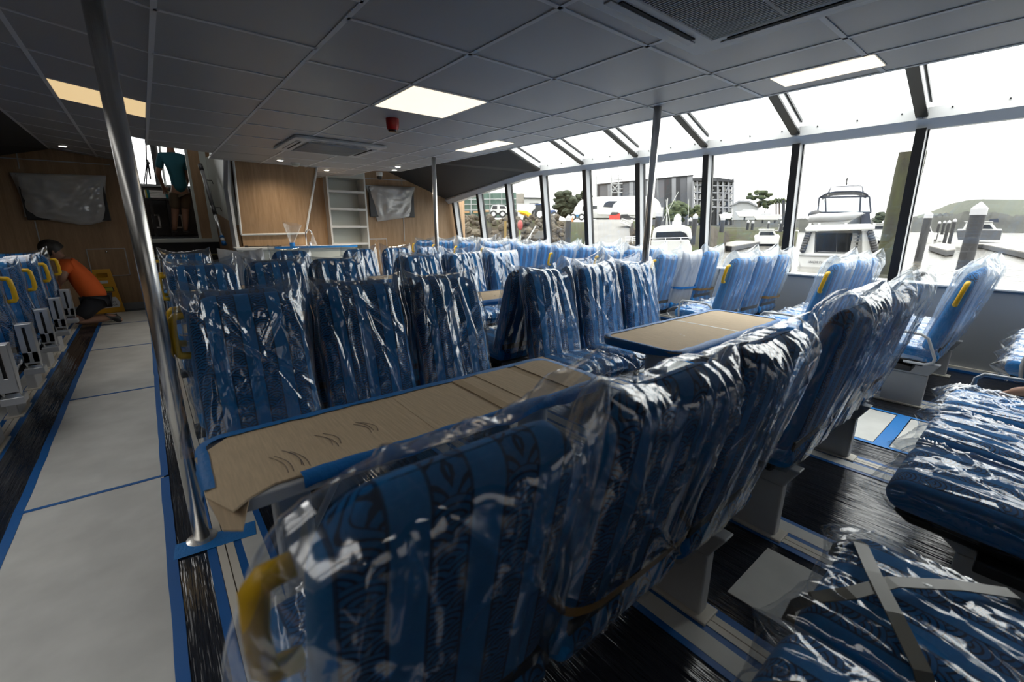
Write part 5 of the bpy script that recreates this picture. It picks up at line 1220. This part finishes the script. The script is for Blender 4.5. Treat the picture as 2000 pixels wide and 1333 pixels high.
f.poly(MB(), [(1190, 431), (1190, 421), (1200, 419), (1211, 417), (1211, 431)], 0, 1.5).build('body', pm('skip_red', (.50, .03, .02), .5), t, bevel=.03); f.poly(MB(), [(1191, 420.5), (1195, 414.5), (1207, 415), (1210, 417), (1203, 420)], -.05, 1.5).build('lid', BLKPL, t, bevel=.02)
f = Fr(1224, 66); t = f.thing('car', 'dark car parked right of the red skip bin', 'car')
f.poly(MB(), [(1210, 431), (1210, 424), (1213, 419), (1226, 418.5), (1232, 424), (1238, 426), (1239, 431)], 0, 1.7).build('body', pm('car_black', (.02, .021, .024), .3), t, bevel=.05); f.poly(MB(), [(1213, 424), (1215, 420), (1225, 419.5), (1230, 424)], -.02, 0).build('window', DGLASS, t)
for px in (1216, 1234): wheel(f, t, px, 430.5, .33)
f = Fr(1201, 57); t = f.thing('dustbin', 'small green bin in front of the red skip bin', 'bin'); f.bx(MB(), 1199, 430, 1204, 440, 0, .5).build('body', pm('bin_green', (.02, .09, .05), .5), t, bevel=.02); f.bx(MB(), 1198.5, 428.5, 1204.5, 430, -.03, .55).build('lid', BLKPL, t)
# buildings
def shed(lab, cx, R, poly, d, mat, extra=(), cat='building', name='building'):
    f = Fr(cx, R, 0); t = f.thing(name, lab, cat); f.poly(MB(), poly, 0, d).build('walls', mat, t)
    for nm, pl, y0, y1, m in extra: f.poly(MB(), pl, y0, y1).build(nm, m, t)
    return t, f
G1, G2, G3 = pm('panel_grey', (.085, .088, .10), .6), pm('panel_light', (.19, .195, .21), .6), pm('panel_dark', (.018, .019, .023), .6)
t, f = shed('long striped grey boat storage building behind the trees', 1250, 150, [(1164, 440), (1164, 361), (1353.5, 342.5), (1353.5, 440)], 20, G1)
topy = lambda x: 361-(x-1164)*18.5/189.5
for a, b, m in ((1164, 1167, G3), (1168.5, 1171, G3), (1187, 1195, G2), (1195, 1206, G3), (1206, 1212, G2), (1212.5, 1216.5, G3), (1229, 1237, G2), (1244, 1253, G3), (1262, 1275, G2), (1298, 1312, G3), (1312, 1320, G2), (1320, 1328, G3), (1342, 1353, G2)):
    f.poly(MB(), [(a, 440), (a, topy(a)+1.5), (b, topy(b)+1.5), (b, 440)], -.25, 0).build('cladding_panel', m, t)
f.poly(MB(), [(1163, 362), (1163, 360), (1354, 341.5), (1354, 343.5)], -.5, 20).build('roof_edge', G3, t)
sc_f = Fr(1204, 148, 0); st_ = sc_f.thing('scaffold_tower', 'pale scaffolding tower rising in front of the striped building', 'scaffold'); m = MB()
for x in (1165, 1194, 1208): m.tube([sc_f.p(x, 425), sc_f.p(x, 341 if x > 1170 else 343)], .22, 5)
for y_ in (348, 352, 360, 370, 377): m.tube([sc_f.p(1193, y_), sc_f.p(1216, y_-.8)], .15, 5)
m.tube([sc_f.p(1194, 377), sc_f.p(1208, 360)], .14, 5).tube([sc_f.p(1194, 360), sc_f.p(1208, 377)], .14, 5); m.build('frame', GELS, st_)
rf = Fr(1393, 140, 0); rt = rf.thing('boat_rack', 'tall open steel rack building stacked with boats', 'building'); m = MB()
for x in (1354, 1362, 1374, 1385, 1402, 1412, 1423, 1432): 
    for y_ in (0, 9): m.tube([rf.p(x, 440, y_), rf.p(x, 349, y_)], .28, 5)
for y_ in (362, 376, 390, 404): m.tube([rf.p(1353, y_), rf.p(1432, y_+2)], .22, 5).tube([rf.p(1353, y_, 9), rf.p(1432, y_+2, 9)], .22, 5)
for a in ((1402, 404), (1412, 390)): m.tube([rf.p(a[0], a[1]), rf.p(a[0]+11, a[1]-28)], .16, 5)
m.build('frame', G2, rt); rf.poly(MB(), [(1353, 353), (1353, 348), (1400, 347), (1433, 352), (1433, 356)], -.5, 14).build('roof', G3, rt); rf.poly(MB(), [(1353, 440), (1353, 350), (1433, 354), (1433, 440)], 14, 14.5).build('rear_wall', G3, rt)
rb = random.Random(5); k_ = 0
for j, y_ in enumerate((361, 375, 389, 403, 416)):
    for i, x in enumerate((1358, 1368, 1379, 1390, 1404, 1414, 1425)):
        bf = Fr(x, 141, rf.p(x, y_).z if False else 0); o_ = rf.p(x, y_-.4, 2.)
        bo_ = thing('stored_boat', 'white boat on the %s shelf of the open rack, %s from the left' % (('top', 'second', 'third', 'fourth', 'lowest')[j], ORD[i]), 'boat', rf.o+rf.r*o_.x+rf.n*1.5+V((0, 0, o_.z)), atan2(rf.r.y, rf.r.x), 'boats in the dry rack')
        w_ = .50+.14*rb.random()
        MB().add([(-.3*w_, 0, 0), (.3*w_, 0, 0), (w_, 0, .55), (-w_, 0, .55), (-.3*w_, 4, .1), (.3*w_, 4, .1), (w_*.9, 4, .6), (-w_*.9, 4, .6)], [(0, 1, 2, 3), (7, 6, 5, 4), (0, 4, 5, 1), (1, 5, 6, 2), (2, 6, 7, 3), (3, 7, 4, 0)]).build('hull', GEL, bo_)
        if rb.random() < .75: MB().bb((-w_*.55, .8, .55), (w_*.55, 3, 1.1+.2*rb.random())).build('cabin', rb.choice((GEL, GELS, NAVYM)), bo_)
# arched white shed
f = Fr(1205, 95, 0); t = f.thing('arched_shed', 'big white arched fabric shed beyond the ramp', 'building'); FAB = pm('white_fabric_roof', (.34, .335, .32), .8)
a, b, z0 = f.p(1116, 425), f.p(1297, 425), f.p(1200, 426).z; zt1, zt2 = f.p(1150, 381).z-z0, f.p(1270, 377).z-z0
def shell(u, v):
    e = (1-abs(2*u-1)**7)**.5; s = .25+.75*e
    x = a.x+(b.x-a.x)*u; th = pi*v; r_ = 8.
    return V((x+(0 if u > .01 else .0), r_-r_*cos(th)*s, z0+(zt1+(zt2-zt1)*u)*sin(th)**.75*s*(1 if u > .02 else .55)))
MB().grid(shell, 48, 20).build('roof', FAB, t, True)
f.bx(MB(), 1160, 425, 1296, 405, .4, 1.).build('side_wall', GEL, t)
f.bx(MB(), 1138, 424, 1166, 402, .35, .6).build('doorway', DGLASS, t)
f2 = Fr(1193, 90, 0); hb_ = f2.thing('boat_on_stand', 'dark-topped white boat standing in front of the arched shed', 'boat'); f2.poly(MB(), [(1178, 404), (1181, 397), (1188, 393), (1206, 393), (1199, 398), (1196, 405)], 0, 2).build('canopy', NAVYM, hb_, bevel=.05); f2.poly(MB(), [(1166, 420), (1166, 406), (1242, 407), (1250, 412), (1240, 421)], .0, 3.).build('hull', GEL, hb_, bevel=.1)
t, f = shed('building wrapped in green scaffold netting at the far left', 950, 85, [(886, 424), (886, 379), (1008, 376), (1008, 424)], 10, pm('green_netting', (.07, .115, .095), .8))
m = MB()
for x in (890, 905, 920, 938, 957, 980, 993): m.tube([f.p(x, 424, -.3), f.p(x, 375, -.3)], .09, 5)
for y_ in (390, 400, 411): m.tube([f.p(886, y_, -.3), f.p(1008, y_-1, -.3)], .07, 5)
m.build('scaffold_frame', GELS, t)
for k, (x, y_, w_) in enumerate(((905, 413, 12), (925, 413, 10), (948, 411, 7))): f.bx(MB(), x, y_, x+w_, y_+4, -1.5, -.6).build('timber_stack', pm('stacked_timber', (.30, .18, .09), .8) if k == 0 else MATS['stacked_timber'], t)
shed('plain beige building beside the green scaffold netting', 1003, 100, [(984, 424), (984, 378), (1024, 378), (1025, 424)], 9, pm('beige_render', (.23, .21, .18), .8))
t, f = shed('low white building behind the blue tractor', 1042, 92, [(1024, 428), (1024, 387), (1061, 388), (1061, 428)], 8, GEL, (('roof', [(1023, 387.5), (1023, 385.5), (1062, 386.5), (1062, 388.5)], -.4, 8, G3), ('window', [(1034, 399), (1034, 397), (1052, 397), (1052, 399)], -.05, 0, DGLASS)))
f3 = Fr(1020, 75, 0); ct = f3.thing('white_hoarding', 'white corrugated hoarding behind the yellow loader arm', 'fence'); f3.bx(MB(), 1009, 425, 1047, 398, 0, .3).build('panel', GEL, ct)
shed('pale low-roofed shed left of the spreading tree', 1452, 130, [(1430, 430), (1430, 400), (1442, 393), (1463, 393.5), (1482, 404), (1480, 430)], 10, GELS, (('roof', [(1428, 401), (1442, 392), (1464, 392.5), (1484, 405), (1482, 406), (1462, 396), (1443, 395.5), (1430, 402)], -.5, 10, G2),))
for k, (x0, x1, y0, y1, lab) in enumerate(((1436, 1492, 409, 424, 'laid-up white yacht ashore, left of the twin posts'), (1470, 1530, 417, 430, 'laid-up pale boat ashore below the spreading tree'), (1404, 1432, 415, 428, 'small laid-up boat right of a black window bar'))):
    f = Fr((x0+x1)/2, 78-6*k, 0); t = f.thing('laid_up_boat', lab, 'boat', 'boats laid up ashore'); w_ = x1-x0
    f.poly(MB(), [(x0+.12*w_, y1), (x0, y0+4), (x1, y0+2), (x1-.18*w_, y1)], 0, 2.5).build('hull', GEL, t, bevel=.05); f.poly(MB(), [(x0+.2*w_, y0+4), (x0+.3*w_, y0), (x0+.6*w_, y0), (x1-.25*w_, y0+3)], .4, 2).build('cabin', GELS, t, bevel=.05)
    f.bx(MB(), x0+.3*w_, y1, x0+.34*w_, y1+6, .5, 1).build('prop', G3, t); f.bx(MB(), x0+.7*w_, y1, x0+.74*w_, y1+6, .5, 1).build('prop', G3, t)
# trees
def tree(px, R, x0, x1, y0, y1, lab, mat, nb=26, trunk=True, seed=1, rr=.2):
    f = Fr(px, R, 0); t = f.thing('tree', lab, 'tree', 'trees around the marina'); r = random.Random(seed); m = MB(); a, b = f.p(x0, y1), f.p(x1, y0); w_, h_ = b.x-a.x, b.z-a.z
    for k in range(nb):
        u, v = r.random(), r.random()**.8; e = sqrt(max(.05, 1-(2*v-1)**2)) if not trunk or nb > 20 else 1
        m.ball(((a.x+b.x)/2+(u-.5)*w_*.82*e, r.uniform(-.35, .35)*w_, a.z+h_*(.08+.84*v)), rr*min(w_, h_)*r.uniform(.6, 1.1), 9, (1.15, 1, .8))
    m.v = [tuple(V(p)*1+V((noise.noise(V(p)*2.3/max(.3, h_/6)), noise.noise(V(p)*2.3/max(.3, h_/6)+V((9, 0, 0))), noise.noise(V(p)*2.3/max(.3, h_/6)+V((0, 9, 0)))))*h_*.06) for p in m.v]
    m.build('foliage', mat, t, False)
    if trunk: MB().tube([((a.x+b.x)/2, 0, f.p(px, y1+14).z), ((a.x+b.x)/2+.1, 0, a.z+h_*.15), ((a.x+b.x)/2-w_*.15, 0, a.z+h_*.55)], [h_*.05, h_*.04, h_*.02], 7).tube([((a.x+b.x)/2+.1, 0, a.z+h_*.15), ((a.x+b.x)/2+w_*.2, 0, a.z+h_*.6)], [h_*.035, h_*.02], 6).build('trunk', BARK, t)
tree(1105, 105, 1078, 1128, 373, 424, 'large dark tree left of the arched shed', LEAF, 60, False, 3, .17); tree(1142, 112, 1122, 1160, 374, 400, 'dark tree crown rising behind the arched shed', LEAF, 30, False, 4, .22)
tree(1484, 100, 1455, 1513, 373, 392, 'spreading umbrella-shaped tree right of the pale shed', LEAF2, 26, True, 5, .30); tree(1495, 101, 1478, 1513, 390, 408, 'lower crown beneath the spreading tree', LEAF2, 18, True, 6, .26)
tree(1320, 88, 1297, 1348, 392, 436, 'dense hedge-like trees behind the near white cruiser', LEAF2, 60, False, 7, .18); tree(1365, 90, 1345, 1382, 402, 436, 'bushy tree right of the near white cruiser', LEAF2, 40, False, 8, .2)
tree(1421, 82, 1408, 1436, 415, 430, 'small dark bush between the window bars', LEAF, 24, False, 9, .25)
tree(1716, 160, 1704, 1735, 414, 436, 'distant trees right of the big motor yacht', LEAF, 30, False, 10, .25); tree(1748, 165, 1732, 1765, 418, 440, 'distant trees left of the mossy post', LEAF2, 30, False, 11, .25)
for k, (x, yb_) in enumerate(((1516, 396), (1522, 393), (1528, 397))):
    f = Fr(x, 95, 0); t = f.thing('palm_tree', ('left', 'middle', 'right')[k]+' one of three small palms beside the twin posts', 'tree', 'palms by the twin posts'); c = f.p(x, yb_); MB().tube([f.p(x, 424), c], .14, 6).build('trunk', BARK, t); m = MB()
    for j in range(11):
        a = 2*pi*j/11; m.tube([c, c+V((cos(a)*.7, sin(a)*.7, .35)), c+V((cos(a)*1.3, sin(a)*1.3, -.15))], [.10, .16, .02], 4)
    m.build('fronds', LEAF2, t)
for x, y_ in ((1530.5, 391), (1541, 388)):
    f = Fr(x, 70); t = f.thing('timber_post', ('left' if x < 1535 else 'right')+' one of the twin tall dark posts against the sky', 'post', 'twin posts'); m = MB().tube([f.p(x, 440), f.p(x, y_)], .17, 8); m.build('post', G3, t); f.bx(MB(), x-2.5, y_, x+2.5, y_+2, -.25, .25).build('head', G3, t)
# pontoons, gangways, rails, markers
def pont(lab, pts, zt=-.35):
    P_ = [on_z(x, y_, zt) for x, y_ in pts]; c = sum(P_, V((0, 0, 0)))/len(P_); t = thing('pontoon', lab, 'pontoon', (c.x, c.y, WZ), 0, 'floating pontoons')
    MB().prism([(p.x-c.x, p.y-c.y, .06) for p in P_], (0, 0, zt-WZ-.06-.08)).build('float', G3, t); MB().prism([(p.x-c.x, p.y-c.y, zt-WZ-.08) for p in P_], (0, 0, .08)).build('deck', pm('pontoon_deck', (.17, .16, .145), .8) if 'pontoon_deck' not in MATS else MATS['pontoon_deck'], t)
pont('floating pontoon left of the small launch', [(1396, 478), (1430, 481), (1474, 474), (1520, 466), (1500, 464), (1440, 470)])
pont('floating pontoon under the four slim piles', [(1815, 480), (1850, 489), (1866, 487), (1864, 478), (1835, 474)]); pont('long pontoon running off to the right edge', [(1880, 476), (1920, 477), (2010, 494), (2030, 486), (1960, 475), (1900, 471)])
f = Fr(1840, 62); t = f.thing('dock_box', 'white dock boxes among the slim piles', 'box'); f.bx(MB(), 1824, 468, 1831, 455, 0, .8).build('body', GEL, t, bevel=.03); f.bx(MB(), 1833, 471, 1842, 459, .0, .8).build('body', GEL, t, bevel=.03)
f = Fr(1232, 50); t = f.thing('gangway', 'white trussed gangway sloping down right of the red skip bin', 'gangway'); m = MB(); a, b = f.p(1211, 434), f.p(1252, 452); a2, b2 = f.p(1214, 427), f.p(1253, 443)
for y_ in (0, 1.1):
    o_ = V((0, y_, 0)); m.tube([a+o_, b+o_], .06, 5).tube([a2+o_, b2+o_], .05, 5)
    for k in range(7): m.tube([a.lerp(b, k/6)+o_, a2.lerp(b2, min(1, (k+.5)/6))+o_], .035, 5).tube([a2.lerp(b2, min(1, (k+.5)/6))+o_, a.lerp(b, min(1, (k+1)/6))+o_], .035, 5)
m.build('truss', GEL, t); MB().hexa([a, b, b+V((0, 1.1, 0)), a+V((0, 1.1, 0)), a+V((0, 0, .05)), b+V((0, 0, .05)), b+V((0, 1.1, .05)), a+V((0, 1.1, .05))]).build('deck', GELS, t)
f = Fr(1055, 40); t = f.thing('boarding_ramp', 'pale boarding ramp with a white handrail below the stone bank', 'gangway'); f.poly(MB(), [(1040, 466), (1050, 452), (1070, 452), (1082, 466)], 0, 1.2).build('deck', CONC, t); MB().tube([f.p(1032, 466, -.2), f.p(1047, 441, -.2)], .06, 6).tube([f.p(1036, 466, -.2), f.p(1037, 457, -.2)], .04, 5).build('handrail', GEL, t)
f = Fr(1236, 30); t = f.thing('dock_rail', 'white rail at the water edge below the trussed gangway', 'rail'); m = MB()
for y_ in (463, 467, 471): m.tube([f.p(1221, y_+1), f.p(1252, y_-1)], .035, 5)
for x in (1222, 1235, 1250): m.tube([f.p(x, 462), f.p(x, 476)], .035, 5)
m.build('rail', GEL, t)
f = Fr(987, 38); t = f.thing('marker_post', 'yellow timber marker post before the stone bank', 'post'); MB().tube([f.p(987, 478), f.p(987, 432)], .10, 8).build('post', pm('ochre_timber', (.19, .125, .035), .8), t)
f = Fr(1015, 38); t = f.thing('lifebuoy_post', 'green post carrying a red lifebuoy cover before the stone bank', 'post'); MB().tube([f.p(1015, 478), f.p(1015, 436)], .07, 8).build('post', pm('mossy_post', (.14, .16, .04), .8), t); MB().ball(f.p(1016, 440, -.1), .28, 12, (.8, .6, 1.5)).build('lifebuoy_cover', pm('faded_red', (.28, .05, .045), .6), t, True)
f = Fr(1117, 60); t = f.thing('traffic_cone', 'small orange traffic cone at the top of the ramp', 'cone'); MB().lathe(f.p(1118, 433), [(.22, 0), (.22, .04), (.13, .05), (.03, .65)], 12).build('cone', pm('cone_orange', (.6, .16, .04), .6), t, 'auto')
# yachts' masts ashore
f = Fr(1312, 75, 0); t = f.thing('mast_rig', 'thin white masts and stays above the hedge', 'mast'); MB().tube([f.p(1301, 440), f.p(1304, 388)], .06, 5).tube([f.p(1294, 432), f.p(1325, 375)], .04, 5).tube([f.p(1309, 440), f.p(1304, 405)], .05, 5).build('mast', GEL, t)
f = Fr(1796, 7.2); t = f.thing('mooring_fitting', 'dark mushroom-shaped fitting on a thin stem just outside the sill', 'fitting'); p_ = f.p(1793, 537)
MB().tube([V((p_.x+.01, 0, p_.z-1.2)), V((p_.x+.01, 0, p_.z+.02))], .025, 8).build('stem', BLKPL, t); MB().tube([f.p(1780, 539), f.p(1787, 536), f.p(1795, 534.5), f.p(1803, 536), f.p(1812, 535)], [.01, .035, .04, .03, .012], 8).build('head', BLKPL, t, True)
# hills and far shore
def ridge(lab, R, pts, depth, mat, nm, base=-1.):
    mb = MB(); P_ = [at(x, y_, R) for x, y_ in pts]; vs = []
    for p in P_:
        n_ = V((p.x, p.y, 0)).normalized(); z = p.z
        vs += [V((p.x, p.y, base))-n_*depth, V((p.x, p.y, base+(z-base)*.55))-n_*depth*.45, V((p.x, p.y, z)), V((p.x, p.y, base))+n_*depth]
    fs = []
    for i in range(len(P_)-1):
        for k in range(3): fs.append((i*4+k, (i+1)*4+k, (i+1)*4+k+1, i*4+k+1))
    return struct(nm, mb.add(vs, fs), mat, smooth='auto', label=lab)
ridge('grey-green hill across the river', 900, [(1690, 445), (1760, 430), (1800, 419), (1830, 409), (1856, 398), (1890, 391), (1920, 389), (1960, 390), (2010, 390), (2080, 396)], 120, pm('hill_grass', (.048, .054, .038), .95, noise_s=.01, noise_a=.35), 'hill')
rgen = random.Random(8)
band = [(1560+i*6, 428-(i > 24)*4-(i > 42)*(6*sin((i-42)*.11)+3)+rgen.uniform(-3.2, 3.2)) for i in range(90)]
ridge('dark wooded shore across the river', 520, band, 40, pm('far_woodland', (.022, .023, .018), .95, noise_s=.08, noise_a=.5), 'far_shore', base=-.5)
ridge('low land behind the marina', 330, [(1270+i*8, 428+rgen.uniform(-2, 2)) for i in range(40)], 20, MATS['far_woodland'], 'back_land')
SKY_STR, EXPO = 2.6, 1.65
# ------------------------------------------------------------------ sky, camera, render look
w = bpy.data.worlds.new('overcast_sky'); SC.world = w; w.use_nodes = True
nt = w.node_tree; nt.nodes.clear()
o = nt.nodes.new('ShaderNodeOutputWorld'); bg = nt.nodes.new('ShaderNodeBackground')
tc = nt.nodes.new('ShaderNodeTexCoord'); n = nd(nt, 'ShaderNodeTexNoise', i_Scale=2.6, i_Detail=5., i_Roughness=.55)
mp = nt.nodes.new('ShaderNodeMapping'); mp.inputs['Scale'].default_value = (1, 1, 3.); lk(nt, tc.outputs['Generated'], mp.inputs[0]); lk(nt, mp.outputs[0], n.inputs['Vector'])
r = nt.nodes.new('ShaderNodeMapRange'); r.inputs[1].default_value = .3; r.inputs[2].default_value = .7
lk(nt, n.outputs[0], r.inputs[0]); lk(nt, mixc(nt, r.outputs[0], (.93, .925, .91), (1., .99, .965)), bg.inputs[0])
ge = nt.nodes.new('ShaderNodeNewGeometry'); sz = nt.nodes.new('ShaderNodeSeparateXYZ'); lk(nt, tc.outputs['Generated'], sz.inputs[0])
el = mth(nt, 'MAXIMUM', sz.outputs[2], 0.)
lk(nt, mth(nt, 'MULTIPLY', mth(nt, 'ADD', mth(nt, 'MULTIPLY', el, 1.6), 1.0), SKY_STR/2.6), bg.inputs[1])
lk(nt, bg.outputs[0], o.inputs[0])
cam = bpy.data.cameras.new('camera'); co = bpy.data.objects.new('camera', cam); COL.objects.link(co)
cam.sensor_fit = 'HORIZONTAL'; cam.sensor_width = 36; cam.lens = F_PX/2000*36; cam.clip_start = .02; cam.clip_end = 3000
M = Matrix((RT, UP, -FW)).transposed().to_4x4(); M.translation = V((0, 0, EYE)); co.matrix_world = M
cam.dof.use_dof = True; cam.dof.focus_distance = 3.0; cam.dof.aperture_fstop = 3.5
SC.camera = co
SC.view_settings.view_transform = 'Standard'; SC.view_settings.look = 'None'; SC.view_settings.gamma = 1; SC.view_settings.use_curve_mapping = False
SC.view_settings.exposure = EXPO
c = SC.cycles
c.max_bounces = 8; c.diffuse_bounces = 3; c.glossy_bounces = 3; c.transmission_bounces = 4; c.transparent_max_bounces = 32
c.use_denoising = True; c.use_adaptive_sampling = True; c.adaptive_threshold = .04
c.caustics_reflective = False; c.caustics_refractive = False; c.sample_clamp_indirect = 6
try: c.denoiser = 'OPENIMAGEDENOISE'
except Exception: pass

for x, y, e_ in ((1.55, 6.78, 9), (2.355, 7.46, 26), (3.01, 6.32, 34), (3.14, 6.72, 34)):
    l = bpy.data.lights.new('downlight_lamp', 'SPOT'); l.energy = e_; l.color = (1, .87, .7); l.spot_size = radians(150); l.spot_blend = 1.; l.shadow_soft_size = .035
    lo = bpy.data.objects.new('downlight_lamp', l); COL.objects.link(lo); lo.location = (x, y, H-.03)
